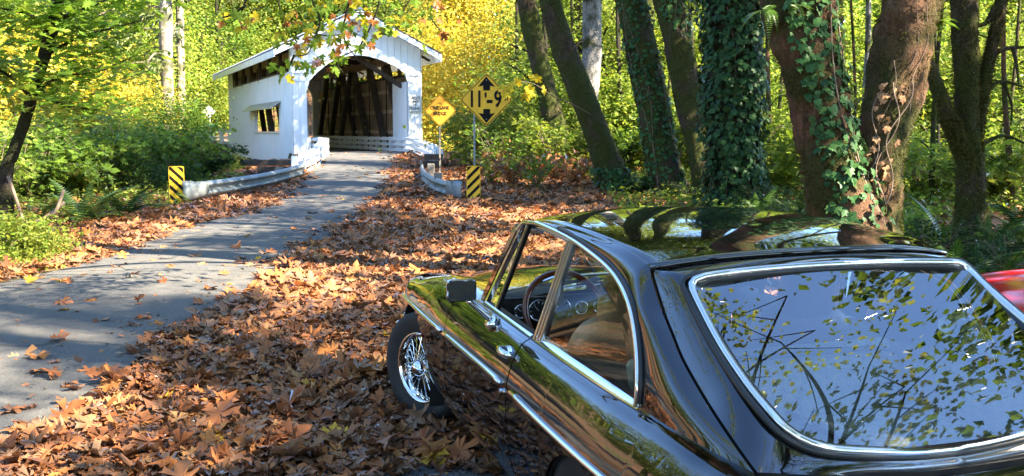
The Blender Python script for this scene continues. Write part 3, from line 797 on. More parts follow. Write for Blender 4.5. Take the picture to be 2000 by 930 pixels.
def zbot(x):
    z = .0
    for xc, zc, r in ((FA, .295, .345), (RA, .270, .305)):
        if abs(x-xc) < r: z = max(z, zc + math.sqrt(max(r*r-(x-xc)**2, 0)))
    return z
def resample(a, n, z0):
    L = np.concatenate([[0], np.cumsum(np.linalg.norm(np.diff(a, axis=0), axis=1))])
    s0 = 0.0
    if z0 > a[0, 1]:
        i = int(np.argmax(a[:, 1] >= z0)); f = (z0-a[i-1, 1])/max(a[i, 1]-a[i-1, 1], 1e-6); s0 = L[i-1] + f*(L[i]-L[i-1])
    t = s0 + (L[-1]-s0)*np.linspace(0, 1, n)
    return np.stack([np.interp(t, L, a[:, 0]), np.interp(t, L, a[:, 1])], -1)
NV, NB = 36, 22
DOOR = (.655, 1.585)
def stations():
    xs = list(np.linspace(-.93, 2.96, 120))
    for xc, r in ((FA, .345), (RA, .325)): xs += list(xc + r*np.cos(np.linspace(0, math.pi, 41)))
    xs += [DOOR[0], DOOR[0]+.010, DOOR[1]-.010, DOOR[1], 1.30, -.62, 2.955, 2.945, -.925, -.915]
    xs = np.unique(np.round(xs, 4)); keep = [xs[0]]
    for x in xs[1:]:
        if x-keep[-1] > .0035 or min(abs(x-q) for q in (DOOR[0], DOOR[0]+.010, DOOR[1]-.010, DOOR[1], 1.30, -.62)) < 1e-4: keep.append(x)
    return np.array(keep)
CX = stations()
FL, HD = [], []
for x in CX:
    a, b = section(x)
    ra = resample(a, NV, zbot(x)); rb = resample(b, NB, 0)
    FL.append(np.column_stack([np.full(NV, x), ra])); HD.append(np.column_stack([np.full(NB, x), rb]))
FL, HD = np.array(FL), np.array(HD)
def quads(mb, G, keep, side):
    n, m = G.shape[:2]; V = G.reshape(-1, 3).copy(); V[:, 1] *= side
    Fs = []
    for i in range(n-1):
        for j in range(m-1):
            if keep(i, j):
                q = (i*m+j, i*m+j+1, (i+1)*m+j+1, (i+1)*m+j); Fs.append(q if side < 0 else q[::-1])
    mb.add(V, Fs)
def strip_pt(x, k=3.62):
    """point on the flank crease where the chrome strip runs"""
    P = [np.array([float(hermite(XS, CTRL[j][0], x)), float(hermite(XS, CTRL[j][1], x))]) for j in range(10)]
    a = catmull(P[:8], 8); i = int(k*8); f = k*8-i
    return a[i]*(1-f)+a[i+1]*f
def clean(me):
    bm = bmesh.new(); bm.from_mesh(me); bmesh.ops.remove_doubles(bm, verts=bm.verts, dist=2e-4)
    loose = [v for v in bm.verts if not v.link_faces]; bmesh.ops.delete(bm, geom=loose, context='VERTS')
    bm.to_mesh(me); bm.free(); me.update()
def car_lower(root, paint, cabin=(-.62, 1.30)):
    DR = 3                                           # rows under the door
    def in_door(i, j):
        x0, x1 = CX[i], CX[i+1]; return x0 > DOOR[0]-1e-6 and x1 < DOOR[1]+1e-6 and j >= DR
    mb = MB()
    for sd in (1, -1):
        quads(mb, FL, lambda i, j: not in_door(i, j), sd)
        quads(mb, HD, lambda i, j: not (CX[i] > cabin[0]-1e-6 and CX[i+1] < cabin[1]+1e-6), sd)
    me = mb.mesh('body', paint, True)
    bm = bmesh.new(); bm.from_mesh(me); bmesh.ops.remove_doubles(bm, verts=bm.verts, dist=2e-4)
    bmesh.ops.delete(bm, geom=[v for v in bm.verts if not v.link_faces], context='VERTS')
    # close tail and nose
    for xe in (CX[0], CX[-1]):
        es = [e for e in bm.edges if e.is_boundary and all(abs(v.co.x-xe) < 1e-4 for v in e.verts)]
        if es: bmesh.ops.holes_fill(bm, edges=es, sides=0)
    bmesh.ops.recalc_face_normals(bm, faces=bm.faces)
    bm.to_mesh(me); bm.free()
    me.set_sharp_from_angle(angle=R(40))
    body = link('body', me, root)
    # doors
    for sd in (1, -1):
        mb = MB()
        quads(mb, FL, lambda i, j: CX[i] > DOOR[0]+.0099 and CX[i+1] < DOOR[1]-.0099 and j >= DR+ (0 if False else 1), sd)
        me = mb.mesh('door', paint, True); clean(me); d = link('door', me, root)
        # jamb behind the gap
        mb = MB()
        for x in (DOOR[0]+.005, DOOR[1]-.005):
            i = int(np.argmin(abs(CX-x))); 
            G = [np.array([[x+dx, (p[1]-.012)*sd, p[2]] for p in FL[i][2:]]) for dx in (-.02, .02)]
            mb.grid(np.array(G))
        o = mb.build('door_jamb', M['dark'], root)
        # handle and lock
        mb = MB(); c = (.735, .728*sd, .738)
        mb.tube([(c[0]-.055, c[1]-.012*sd, c[2]), (c[0]-.05, c[1]+.018*sd, c[2]+.004), (c[0], c[1]+.026*sd, c[2]+.005), (c[0]+.05, c[1]+.018*sd, c[2]+.004), (c[0]+.055, c[1]-.012*sd, c[2])], [.010, .011, .012, .011, .010], 10, flat=1.3)
        mb.build('handle', M['chrome'], d, True)
        mb = MB(); mb.tube([(c[0], c[1]-.012*sd, c[2]-.002), (c[0], c[1]+.004*sd, c[2]-.002)], [.030, .028], 16); mb.build('handle_cup', M['chrome'], d)
        mb = MB(); mb.tube([(.70, .742*sd, .600), (.70, .772*sd, .602)], [.013, .012], 12); mb.build('lock', M['chrome'], d)
    # belt moulding, sill, chrome flank strip
    for sd in (1, -1):
        pts = []
        for x in np.linspace(-.86, 2.72, 60):
            p = strip_pt(x); pts.append((x, (p[0]+.004)*sd, p[1]))
        def seg(a, b, nm):
            q = [p for p in pts if a <= p[0] <= b]
            mb = MB(); mb.tube(q, .0105, 8, flat=1.0); mb.build(nm, M['chrome'], root, True)
        seg(-.86, .64, 'side_strip'); seg(.68, 1.57, 'side_strip'); seg(1.60, 2.72, 'side_strip')
        G = []
        for x in np.linspace(-.25, 1.30, 30):
            a, _ = section(x); y, z = a[-1]
            G.append([(x, y*sd, z), (x, (y-.012)*sd, z+.012), (x, (y-.05)*sd, z+.010), (x, (y-.062)*sd, z-.01), (x, (y-.075)*sd, z-.30), (x, (y-.06)*sd, .22)])
        mb = MB(); mb.grid(np.array(G), flip=sd < 0); mb.build('door_sill_trim', M['trim_black'], root, True, sharp=40)
    # floor, wheel wells
    mb = MB(); mb.box((-.85, -.6, .17), (2.8, .6, .20)); mb.build('floor', M['dark'], root)
    for xc, r, zc in ((FA, .35, .295), (RA, .315, .270)):
        for sd in (1, -1):
            G = []
            for a in np.linspace(-.35, math.pi+.35, 24):
                G.append([(xc+r*math.cos(a), .735*sd, zc+r*math.sin(a)), (xc+r*math.cos(a), .40*sd, zc+r*math.sin(a))])
            mb = MB(); mb.grid(np.array(G)); mb.build('wheel_well', M['dark'], root)
    return body
def make_wheel(root, x, sd, spokes, first=None):
    w = empty('wheel', (x, .665*sd, .300), 0 if sd > 0 else math.pi, root)
    # local y' points outwards
    prof = [(.187, .045), (.205, .052), (.235, .062), (.262, .066), (.288, .060), (.300, .044), (.303, 0), (.300, -.044), (.288, -.06), (.25, -.064), (.19, -.05)]
    n = 64
    mb = MB(); G = [[(r*math.cos(a), y, r*math.sin(a)) for r, y in prof] for a in np.linspace(0, 2*math.pi, n+1)]
    mb.grid(np.array(G), flip=True); mb.build('tyre', M['rubber'], w, True, merge=True)
    prof = [(.187, .040), (.192, .050), (.190, .056), (.182, .052), (.177, .038), (.168, .020), (.160, .008), (.158, -.045), (.187, -.05)]
    mb = MB(); G = [[(r*math.cos(a), y, r*math.sin(a)) for r, y in prof] for a in np.linspace(0, 2*math.pi, n+1)]
    mb.grid(np.array(G), flip=True); mb.build('rim', M['chrome'], w, True, merge=True)
    prof = [(0, .092), (.022, .092), (.030, .082), (.040, .072), (.046, .055), (.047, .02), (.055, 0), (.055, -.07)]
    mb = MB(); G = [[(r*math.cos(a), y, r*math.sin(a)) for r, y in prof] for a in np.linspace(0, 2*math.pi, 33)]
    mb.grid(np.array(G), flip=True); h = mb.build('hub', M['chrome'], w, True, merge=True)
    mb = MB(); mb.beam((-.062, .078, 0), (.062, .078, 0), .028, .020, (0, 0, 1)); mb.build('hub', M['chrome'], w, bevel=.006).name = 'knock_off'
    specs = []
    for k in range(24):
        a = 2*math.pi*k/24
        for row, (yh, dy, rt, sgn) in enumerate(((.050, .022, .166, 1), (.012, .012, .163, -1))):
            b = a + sgn*.42 + row*.087
            specs.append(((.046*math.cos(a+row*.087), yh, .046*math.sin(a+row*.087)), (rt*math.cos(b), dy, rt*math.sin(b))))
    if spokes:
        base = None
        for p, q in specs:
            p, q = Vector(p), Vector(q); L = (q-p).length
            if base is None:
                base = MB().tube([(0, 0, 0), (0, 0, .88), (0, 0, .88), (0, 0, 1)], [.0017, .0017, .0038, .0038], 6).mesh('spoke', M['chrome'])
            o = link('spoke', base, w); o.location = p; o.rotation_euler = (q-p).to_track_quat('Z', 'Y').to_euler(); o.scale = (1, 1, L)
    else:
        mb = MB()
        for p, q in specs: mb.tube([p, q], .0024, 4, cap=False)
        mb.build('spokes', M['chrome'], w)['kind'] = 'stuff'
    mb = MB(); mb.tube([(0, -.055, 0), (0, -.06, 0)], .158, 32); mb.build('brake_drum', M['dark'], w)
    return w
def front_end(root, paint_trim, red=False):
    for sd in (1, -1):
        h = empty('headlamp', (2.80, .53*sd, .605), 0, root)
        G = [[(d, r*math.cos(a), r*math.sin(a)) for r, d in ((.098, -.06), (.098, .005), (.092, .016), (.086, .008))] for a in np.linspace(0, 2*math.pi, 33)]
        mb = MB(); mb.grid(np.array(G), flip=True); mb.build('lamp_rim', M['chrome'], h, True, merge=True)
        G = [[(d, r*math.cos(a), r*math.sin(a)) for r, d in ((0, .042), (.03, .040), (.06, .030), (.087, .006))] for a in np.linspace(0, 2*math.pi, 33)]
        mb = MB(); mb.grid(np.array(G), flip=False); mb.build('lens', M['lamp_glass'], h, True, merge=True)
        mb = MB(); mb.box((2.66, (.712*sd)-.012, .475), (2.72, (.712*sd)+.012, .515)); mb.build('side_marker', M['amber'], root, bevel=.005)
        mb = MB(); mb.tube([(2.70, .63*sd, .735), (2.75, .615*sd, .712)], [.013, .009], 10); mb.build('repeater_lamp', M['amber'], root)
    mb = MB(); mb.tube(catmull([(2.80, .70, .44), (2.95, .55, .44), (3.02, .25, .44), (3.03, 0, .44), (3.02, -.25, .44), (2.95, -.55, .44), (2.80, -.70, .44)], 6), .045, 10, flat=.5); mb.build('front_bumper', M['chrome'], root, True)
    mb = MB(); mb.box((2.93, -.36, .49), (2.975, .36, .585)); mb.build('grille', M['dark'], root)
    for k in range(17):
        y = -.34+.0425*k; mb = MB(); mb.box((2.972, y-.004, .50), (2.985, y+.004, .575)); mb.build('grille_bar', M['chrome'], root)
def seat(root, y, mat, x0=.50, name='seat'):
    s = empty(name, (x0, y, .25), 0, root)
    def soft(G): mb = MB(); mb.grid(np.array(G)); return mb
    # cushion and backrest as rounded blocks
    def block(nm, c, sx, sy, sz, tilt, mat):
        P = []
        n, m = 14, 20
        for i in range(n+1):
            th = math.pi*i/n
            row = []
            for j in range(m+1):
                ph = 2*math.pi*j/m
                e = .55
                f = lambda t: math.copysign(abs(t)**e, t)
                row.append((sx*f(math.sin(th))*f(math.cos(ph)), sy*f(math.sin(th))*f(math.sin(ph)), sz*f(math.cos(th))))
            P.append(row)
        P = np.array(P); P[..., 2] -= .0
        ca, sa = math.cos(tilt), math.sin(tilt)
        Q = P.copy(); Q[..., 0] = P[..., 0]*ca + P[..., 2]*sa; Q[..., 2] = -P[..., 0]*sa + P[..., 2]*ca
        Q += np.array(c); mb = MB(); mb.grid(Q, flip=True); return mb.build(nm, mat, s, True, merge=True)
    block('cushion', (.27, 0, .10), .25, .23, .08, .12, mat)
    block('backrest', (.02, 0, .37), .075, .22, .30, -.24, mat)
    for k in (-.14, -.05, .05, .14): block('pleat', (.055, k, .38), .045, .045, .22, -.24, mat)
    block('headrest', (-.075, 0, .71), .05, .12, .11, -.2, mat)
    return s
# ---------------------------------------------------------------- the black coupe
CAR_POS, CAR_ROT = (.905, 2.98, 0.0), R(90+18.5)
def make_coupe():
    root = empty('parked_car', CAR_POS, CAR_ROT)
    tag(root, 'glossy black classic coupe with chrome trim and wire wheels parked on fallen leaves', 'car')
    bp = M['black_paint']
    car_lower(root, bp)
    for x, sd, sp in ((FA, 1, True), (RA, 1, False), (FA, -1, False), (RA, -1, False)): (lambda w_: setattr(w_, 'rotation_euler', (0, 0, w_.rotation_euler.z + R(25))) if x == FA else None)(make_wheel(root, x, sd, sp))
    front_end(root, None)
    # ---- roof
    ex = [1.031, .798, .489, .286, .065, -.06]; ez = [1.201, 1.220, 1.222, 1.212, 1.192, 1.165]; ey = [.533, .543, .549, .549, .546, .543]
    def E(x): return float(hermite(ex[::-1], ey[::-1], x)), float(hermite(ex[::-1], ez[::-1], x))
    cxs = [-.145, 0, .3, .6, .9, 1.05, 1.22]; czs = [1.203, 1.230, 1.260, 1.268, 1.257, 1.242, 1.216]
    G = []; n = 31; vs = np.linspace(-1, 1, n)
    for u in np.linspace(0, 1, 40):
        row = []
        for v in vs:
            xr = -.140 + .080*abs(v)**2.2; xf = 1.10 - .065*v*v
            x = xr + (xf-xr)*u
            ye, ze = E(np.clip(x, -.06, 1.031)); zc = float(hermite(cxs, czs, x))
            row.append((x, v*ye, ze + (zc-ze)*(1-abs(v)**2.3)))
        G.append(row)
    G = np.array(G)
    mb = MB(); mb.grid(G, flip=True); roof = mb.build('roof', bp, root, True)
    sol = roof.modifiers.new('s', 'SOLIDIFY'); sol.thickness = .012; sol.offset = -1
    mb = MB(); L = G.copy(); L[..., 2] -= .03; L[..., 1] *= .97; mb.grid(L); mb.build('headliner', simple('headliner', (.24, .22, .18), .9), root, True)
    lip = G[0]                                   # rear edge of the roof
    mb = MB(); mb.tube(lip + np.array([-.004, 0, -.004]), .007, 8); mb.build('roof_lip', bp, root, True)
    # ---- window frames: drip rail and quarter window
    DRIP = [(1.042, .577, 1.165), (.98, .572, 1.199), (.883, .572, 1.209), (.777, .572, 1.212), (.516, .572, 1.195), (.332, .572, 1.170), (.168, .572, 1.136), (.051, .582, 1.102), (-.057, .602, 1.058), (-.116, .612, .997), (-.171, .627, .921), (-.204, .641, .851), (-.205, .645, .790)]
    drip = catmull(DRIP, 8)
    SEAM = [(-.06, .543, 1.165), (-.078, .549, 1.143), (-.166, .561, 1.062), (-.251, .573, 1.006), (-.334, .585, .954), (-.453, .596, .896), (-.564, .609, .855), (-.677, .619, .815), (-.753, .623, .788)]
    gut = [(x, E(x)[0], E(x)[1]) for x in np.linspace(1.03, -.05, 30)] + list(map(tuple, catmull(SEAM, 6)))
    gut = np.array(gut)
    Ld = np.concatenate([[0], np.cumsum(np.linalg.norm(np.diff(drip, axis=0), axis=1))]); Lg = np.concatenate([[0], np.cumsum(np.linalg.norm(np.diff(gut, axis=0), axis=1))])
    # match the two edges: the drip corner near x=.03 goes with the hatch corner
    kd = Ld[int(np.argmin(np.linalg.norm(drip - np.array((.051, .582, 1.102)), axis=1)))]; kg = Lg[29]
    N = 60
    for sd in (1, -1):
        A, B = [], []
        for t in np.linspace(0, 2, N):
            da = kd*t if t <= 1 else kd + (Ld[-1]-kd)*(t-1); db = kg*t if t <= 1 else kg + (Lg[-1]-kg)*(t-1)
            A.append([np.interp(da, Ld, drip[:, k]) for k in range(3)]); B.append([np.interp(db, Lg, gut[:, k]) for k in range(3)])
        A, B = np.array(A), np.array(B); G = []
        for f in np.linspace(0, 1, 12):
            W = A*(1-f) + B*f; bul = .03*math.sin(math.pi*f)*np.linspace(0, 1, N)**.5
            W = W + np.stack([-bul*.3, bul*.8, bul*.25], -1); G.append(W)
        G = np.array(G); G[..., 1] *= sd
        mb = MB(); mb.grid(G, flip=sd > 0); mb.build('side_panel', bp, root, True)
        # base of the panel down to the shoulder
        a = G[:, -1]; mb = MB(); low = np.array([[p[0], (section(max(p[0], -.9))[0][-1][0]-.004)*sd, section(max(p[0], -.9))[0][-1][1]-.004] for p in a]); mb.grid(np.array([a, low]), flip=sd < 0); mb.build('panel_foot', bp, root, True)
        D = drip.copy(); D[:, 1] *= sd
        D2 = D.copy(); D2[:, 1] += .004*sd
        mb = MB(); mb.tube(D2, .0125, 8, flat=.8); mb.build('window_trim', M['chrome'], root, True)
        D3 = D[int(len(D)*.3):] + np.array([-.010, .002*sd, .012]); mb = MB(); mb.tube(D3, .009, 6); mb.build('window_seal', M['seal'], root, True)
        # inside edge of the drip rail
        D4 = D + np.array([.0, -.015*sd, -.018]); mb = MB(); mb.tube(D4, .011, 6); mb.build('window_channel', M['alu'], root, True)
        # bottom chrome of the quarter window and door top
        q = []
        for x in np.linspace(-.200, .615, 20):
            a_, _ = section(x); q.append((x, (a_[-1][0]-.008)*sd, a_[-1][1]+.004))
        mb = MB(); G2 = []
        for p in q: G2.append([(p[0], p[1]+.006*sd, p[2]-.006), (p[0], p[1]+.002*sd, p[2]+.010), (p[0], p[1]-.014*sd, p[2]+.020), (p[0], p[1]-.026*sd, p[2]+.026)])
        mb.grid(np.array(G2), flip=sd < 0); mb.build('quarter_sill', M['chrome'], root, True)
        q = []
        for x in np.linspace(.665, 1.29, 16):
            a_, _ = section(x); q.append((x, (a_[-1][0]-.008)*sd, a_[-1][1]+.004))
        mb = MB(); G2 = []
        for p in q: G2.append([(p[0], p[1]+.004*sd, p[2]-.004), (p[0], p[1]+.001*sd, p[2]+.007), (p[0], p[1]-.010*sd, p[2]+.010)])
        mb.grid(np.array(G2), flip=sd < 0); mb.build('door_top_trim', M['chrome'], root, True)
        # B pillar: two bright bars
        b0, b1 = np.array((.615, .652, .800)), np.array((.472, .576, 1.189))
        for dx, w in ((.018, .020), (-.012, .017), (-.038, .016)):
            mb = MB(); mb.beam((b0[0]+dx, b0[1]*sd, b0[2]), (b1[0]+dx*.8, b1[1]*sd, b1[2]), .020, w, (1, 0, 0)); mb.build('pillar_trim', M['alu'], root, bevel=.004)
        # quarter light of the door: slanted bar, front frame, pane
        k0, k1 = np.array((1.145, .638, .815)), np.array((.910, .576, 1.198))
        mb = MB(); mb.beam((k0[0], k0[1]*sd, k0[2]), (k1[0], k1[1]*sd, k1[2]), .016, .018, (1, 0, 0)); mb.build('vent_bar', M['seal'], root)
        mb = MB(); mb.beam((k0[0]+.018, k0[1]*sd, k0[2]), (k1[0]+.016, k1[1]*sd, k1[2]), .012, .010, (1, 0, 0)); mb.build('vent_bar', M['chrome'], root)
        f0, f1 = np.array((1.315, .632, .822)), np.array((1.004, .574, 1.186))
        mb = MB(); mb.beam((f0[0], f0[1]*sd, f0[2]), (f1[0], f1[1]*sd, f1[2]), .014, .016, (1, 0, 0)); mb.build('vent_frame', M['chrome'], root)
        mb = MB(); mb.add([(k0[0], (k0[1]-.004)*sd, k0[2]), (f0[0], (f0[1]-.004)*sd, f0[2]), (f1[0], (f1[1]-.004)*sd, f1[2]), (k1[0], (k1[1]-.004)*sd, k1[2])], [(0, 1, 2, 3)]); mb.build('vent_pane', M['glass'], root)
        # A pillar
        a0, a1 = np.array((1.365, .625, .815)), np.array((1.043, .570, 1.181))
        mb = MB(); mb.beam((a0[0], a0[1]*sd, a0[2]), (a1[0], a1[1]*sd, a1[2]), .045, .036, (0, 1, 0)); mb.build('windscreen_pillar', bp, root, bevel=.008)
        # quarter window pane
        up = [p for p in drip if p[0] < .465]
        V = [np.array((b0[0]-.03, b0[1]-.006, b0[2]))] + [np.array((b1[0]-.03, b1[1]-.004, b1[2]-.008))] + [np.array((p[0]+.006, p[1]-.007, p[2]-.012)) for p in up]
        V = np.array(V); c = V.mean(0); c[1] += .004
        V = np.vstack([V, c]); V[:, 1] *= sd; n_ = len(V)-1
        mb = MB(); mb.add(V, [((i, (i+1) % n_, n_) if sd < 0 else ((i+1) % n_, i, n_)) for i in range(n_)]); mb.build('quarter_window', M['glass'], root, True)
        # front edge trim of the quarter pane
        mb = MB(); mb.tube([V[0], V[1]], .006, 6); mb.build('pane_edge', M['seal'], root)
    # ---- hatch with the rear window
    hatch = empty('hatch', (0, 0, 0), 0, root)
    lipL = lip[lip[:, 1] >= 0][::-1]             # from the left corner to the middle
    half_out = [np.array(p) for p in [(-.700, .588, .765)] ] 
    outer = []
    bottom = [(0, y, 0) for y in np.linspace(0, .585, 12)]
    outer += [np.array((-.800 + .050*(y/.6)**3, y, .752 + .034*(y/.6)**2)) for _, y, _ in bottom]
    outer += [np.array(p) + np.array([.0, -.010, 0]) for p in catmull(SEAM[::-1], 6)][:-1]
    outer += [np.array((p[0]-.014, p[1]*.985, p[2]-.013)) for p in lipL]
    outer = np.array(outer)
    INN = [(-.690, 0, .750), (-.694, .12, .757), (-.706, .25, .777), (-.711, .386, .801), (-.697, .452, .823), (-.677, .493, .851), (-.635, .514, .886), (-.548, .520, .930), (-.412, .513, .997), (-.275, .499, 1.077), (-.216, .492, 1.119), (-.203, .476, 1.136), (-.207, .446, 1.145), (-.202, .386, 1.149), (-.186, .276, 1.152), (-.170, .132, 1.153), (-.164, 0, 1.153)]
    inner = catmull(INN, 8)
    def resamp(P, n):
        L = np.concatenate([[0], np.cumsum(np.linalg.norm(np.diff(P, axis=0), axis=1))]); t = np.linspace(0, L[-1], n)
        return np.stack([np.interp(t, L, P[:, k]) for k in range(3)], -1)
    def split(P, marks, ns):
        out = []; idx = [0] + [int(np.argmin(np.linalg.norm(P-np.array(m), axis=1))) for m in marks] + [len(P)-1]
        for a, b, n in zip(idx[:-1], idx[1:], ns): out.append(resamp(P[a:b+1], n)[:-1])
        return np.vstack(out + [P[-1:]])
    oo = split(outer, [(-.753, .613, .788), (-.07, .535, 1.155)], (16, 30, 18)); ii = split(inner, [(-.677, .493, .851), (-.203, .476, 1.136)], (16, 30, 18))
    G = []
    for f in np.linspace(0, 1, 10):
        W = oo*(1-f) + ii*f
        wt = np.clip((np.arange(len(W))-8)/16, 0, 1)[:, None]; W = W + np.array([-.25, 0, .35])*(.028*math.sin(math.pi*f))*wt; W[:, 2] -= (.010*math.sin(math.pi*f))*(1-wt[:, 0]); G.append(W)
    G.append(ii + np.array([.012, 0, -.014]))
    G = np.array(G)
    Gr = G[:, ::-1].copy(); Gr[..., 1] *= -1
    full = np.concatenate([G, Gr[:, 1:]], axis=1)
    mb = MB(); mb.grid(full, flip=False); mb.build('hatch_frame', bp, hatch, True, sharp=60)
    # skirt of the hatch turning in at the seam
    o1 = full[0]; o2 = o1 + np.array([.01, 0, -.03]); o2[:, 1] *= .985
    mb = MB(); mb.grid(np.array([o1, o2])); mb.build('hatch_edge', M['dark'], hatch, True)
    ring = np.vstack([ii, (ii*np.array([1, -1, 1]))[::-1][1:-1]])
    mb = MB(); mb.tube(ring + np.array([-.004, 0, .006]), .0155, 10, closed=True, flat=.75); mb.build('window_trim', M['alu'], hatch, True)
    ring2 = ring.copy(); c0 = ring.mean(0); ring2 = c0 + (ring-c0)*np.array([.965, .965, .965])
    mb = MB(); mb.tube(ring2 + np.array([0, 0, .0]), .012, 8, closed=True, flat=.6); mb.build('window_seal', M['seal'], hatch, True)
    ring3 = c0 + (ring-c0)*1.045
    mb = MB(); mb.tube(ring3 + np.array([0, 0, .006]), .009, 8, closed=True); mb.build('window_seal', M['seal'], hatch, True)
    # glass: rows from the bottom edge to the top edge on one smooth double curved surface
    e0, e1 = ring[np.argmin(ring[:, 2])], np.array(INN[-1]); wdir = np.array([INN[-1][0]-INN[0][0], INN[-1][2]-INN[0][2]]); wl_ = np.linalg.norm(wdir); wdir /= wl_; ndir = np.array([-wdir[1], wdir[0]])
    q = ring[:, [0, 2]] - np.array([INN[0][0], INN[0][2]]); wv, nv, yv = q @ wdir, q @ ndir, ring[:, 1]
    basis = lambda y, w: np.stack([np.ones_like(w), w, y*y], -1)
    cf, *_ = np.linalg.lstsq(basis(yv, wv), nv, rcond=None)
    cf[0] += .62*cf[2]*float((yv**2).mean()); cf[2] *= .38
    hw = ii @ np.eye(3); hq = hw[:, [0, 2]] - np.array([INN[0][0], INN[0][2]]); hwv = hq @ wdir; hy = hw[:, 1]
    rows = []
    ymax = hy.max()
    us = np.sin(np.linspace(-1, 1, 41)*math.pi/2)
    def w_limits(y):
        y = abs(y); j = int(np.argmax(hy)); 
        return float(np.interp(y, hy[:j+1], hwv[:j+1])), float(np.interp(y, hy[j:][::-1], hwv[j:][::-1]))
    for u in us:
        y = u*ymax*.9995; w0, w1 = w_limits(y); w = w0 + (w1-w0)*np.linspace(0, 1, 33)
        n_ = basis(np.full(33, y), w) @ cf + .004*(1-u*u)*np.sin(math.pi*np.clip(w/wl_, 0, 1))
        rows.append(np.stack([INN[0][0]+wdir[0]*w+ndir[0]*n_, np.full(33, y), INN[0][2]+wdir[1]*w+ndir[1]*n_], -1))
    mb = MB(); mb.grid(np.array(rows), flip=False); mb.build('rear_window', M['rear_glass'], hatch, True)
    # tail under the hatch: small panel and lamps
    mb = MB(); G2 = []
    for y in np.linspace(-.60, .60, 24):
        zz = .034*(abs(y)/.6)**2; xx = .05*(abs(y)/.6)**3
        G2.append([(-.79+xx, y, .738+zz), (-.825+xx, y, .715+zz*.8), (-.89+xx*.8, y, .62)])
    mb.grid(np.array(G2)); mb.build('tail_panel', bp, root, True)
    for sd in (1, -1):
        mb = MB(); mb.box((-.925, .46*sd-.05, .46), (-.88, .46*sd+.05, .60)); mb.build('tail_lamp', M['red_lens'], root, bevel=.012)
    mb = MB(); mb.tube(catmull([(-.78, .70, .42), (-.95, .55, .42), (-.99, 0, .42), (-.95, -.55, .42), (-.78, -.70, .42)], 6), .045, 10, flat=.5); mb.build('rear_bumper', M['chrome'], root, True)
    # ---- windscreen
    G = []
    for u in np.linspace(0, 1, 8):
        row = []
        for v in np.linspace(-1, 1, 17):
            b = np.array((1.37+.115*(1-v*v), v*.605, .835+.03*(1-v*v))); t = np.array((1.043+.06*(1-v*v), v*.545, 1.180+.045*(1-v*v)))
            row.append(b*(1-u)+t*u)
        G.append(row)
    G = np.array(G); mb = MB(); mb.grid(G, flip=True); ws = mb.build('windscreen', M['glass'], root, True)
    mb = MB(); mb.tube(G[0], .012, 6); mb.build('screen_seal', M['seal'], ws, True)
    mb = MB(); mb.tube(G[-1], .012, 6); mb.build('screen_seal', M['chrome'], ws, True)
    for y0 in (.30, -.12):
        wp = empty('wiper', (1.50, y0, .872), 0, root)
        mb = MB(); mb.tube([(0, 0, 0), (-.02, -.05, .02), (-.012, -.34, .024)], .006, 6); mb.build('arm', M['alu'], wp)
        mb = MB(); mb.tube([(-.012, -.16, .018), (-.016, -.50, .020)], .005, 5); mb.build('blade', M['seal'], wp)
    # scuttle and dashboard
    mb = MB(); G2 = []
    for y in np.linspace(-.60, .60, 20):
        v = y/.6; xb = 1.37+.115*(1-v*v)
        G2.append([(xb, y, .838+.028*(1-v*v)), (xb-.03, y, .848+.02*(1-v*v)), (1.325, y, .852), (1.305, y, .842), (1.30, y, .825), (1.335, y, .64), (1.38, y, .60)])
    mb.grid(np.array(G2), flip=True); dash = mb.build('dashboard', M['trim_black'], root, True, sharp=50)
    mb = MB(); mb.tube([(1.298, y, .836) for y in np.linspace(-.58, .58, 8)], .006, 6); mb.build('dash_rail', M['alu'], dash)
    for y, z, r in ((.478, .775, .030), (.395, .775, .046), (.290, .775, .046), (.19, .775, .030), (.10, .775, .030)):
        g = empty('gauge', (1.300+(.825-z)*.19, y, z), 0, dash)
        def disc(r0, r1, x0, x1, nm, mat):
            G3 = [[(x0, r0*math.cos(a), r0*math.sin(a)), (x1, r1*math.cos(a), r1*math.sin(a))] for a in np.linspace(0, 2*math.pi, 25)]
            mb = MB(); mb.grid(np.array(G3)); o = mb.build(nm, mat, None, True); return o
        mb = MB(); mb.tube([(-.004, 0, 0), (-.008, 0, 0)], r, 24); o = mb.build('gauge_face', M['gauge'], dash); o.location = g.location
        mb = MB(); mb.tube([(-.010, r*math.cos(a), r*math.sin(a)) for a in np.linspace(0, 2*math.pi, 25)[:-1]], .004, 6, closed=True); o = mb.build('gauge_rim', M['chrome'], dash, True); o.location = g.location
        mb = MB()
        for a in np.linspace(-2.2, 2.2, 9): mb.beam((-.0095, r*.70*math.sin(a), r*.70*math.cos(a)), (-.0095, r*.88*math.sin(a), r*.88*math.cos(a)), .004, .002)
        mb.beam((-.011, 0, 0), (-.011, r*.5, r*.55), .004, .002)
        o = mb.build('gauge_marks', M['sign_white'], dash); o.location = g.location
        bpy.data.objects.remove(g)
    # steering wheel
    st = empty('steering_wheel', (1.11, .345, .800), 0, root); st.rotation_euler = (0, R(-64), 0)
    mb = MB(); mb.tube([(.178*math.cos(a), .178*math.sin(a), 0) for a in np.linspace(0, 2*math.pi, 41)[:-1]], .0135, 10, closed=True); mb.build('rim', M['wood_rim'], st, True)
    for a in (0, 2.094, 4.189):
        mb = MB(); mb.beam((.03*math.cos(a), .03*math.sin(a), -.03), (.17*math.cos(a), .17*math.sin(a), 0), .028, .004); mb.build('spoke', M['alu'], st)
    mb = MB(); mb.tube([(0, 0, -.06), (0, 0, -.02)], [.045, .035], 16); mb.build('boss', M['trim_black'], st)
    # seats, rear shelf, folded back seat, strap
    seat(root, .37, M['leather']); seat(root, -.37, M['leather_dark'])
    mb = MB(); mb.box((-.66, -.52, .585), (.06, .52, .60)); mb.build('load_floor', M['carpet'], root)
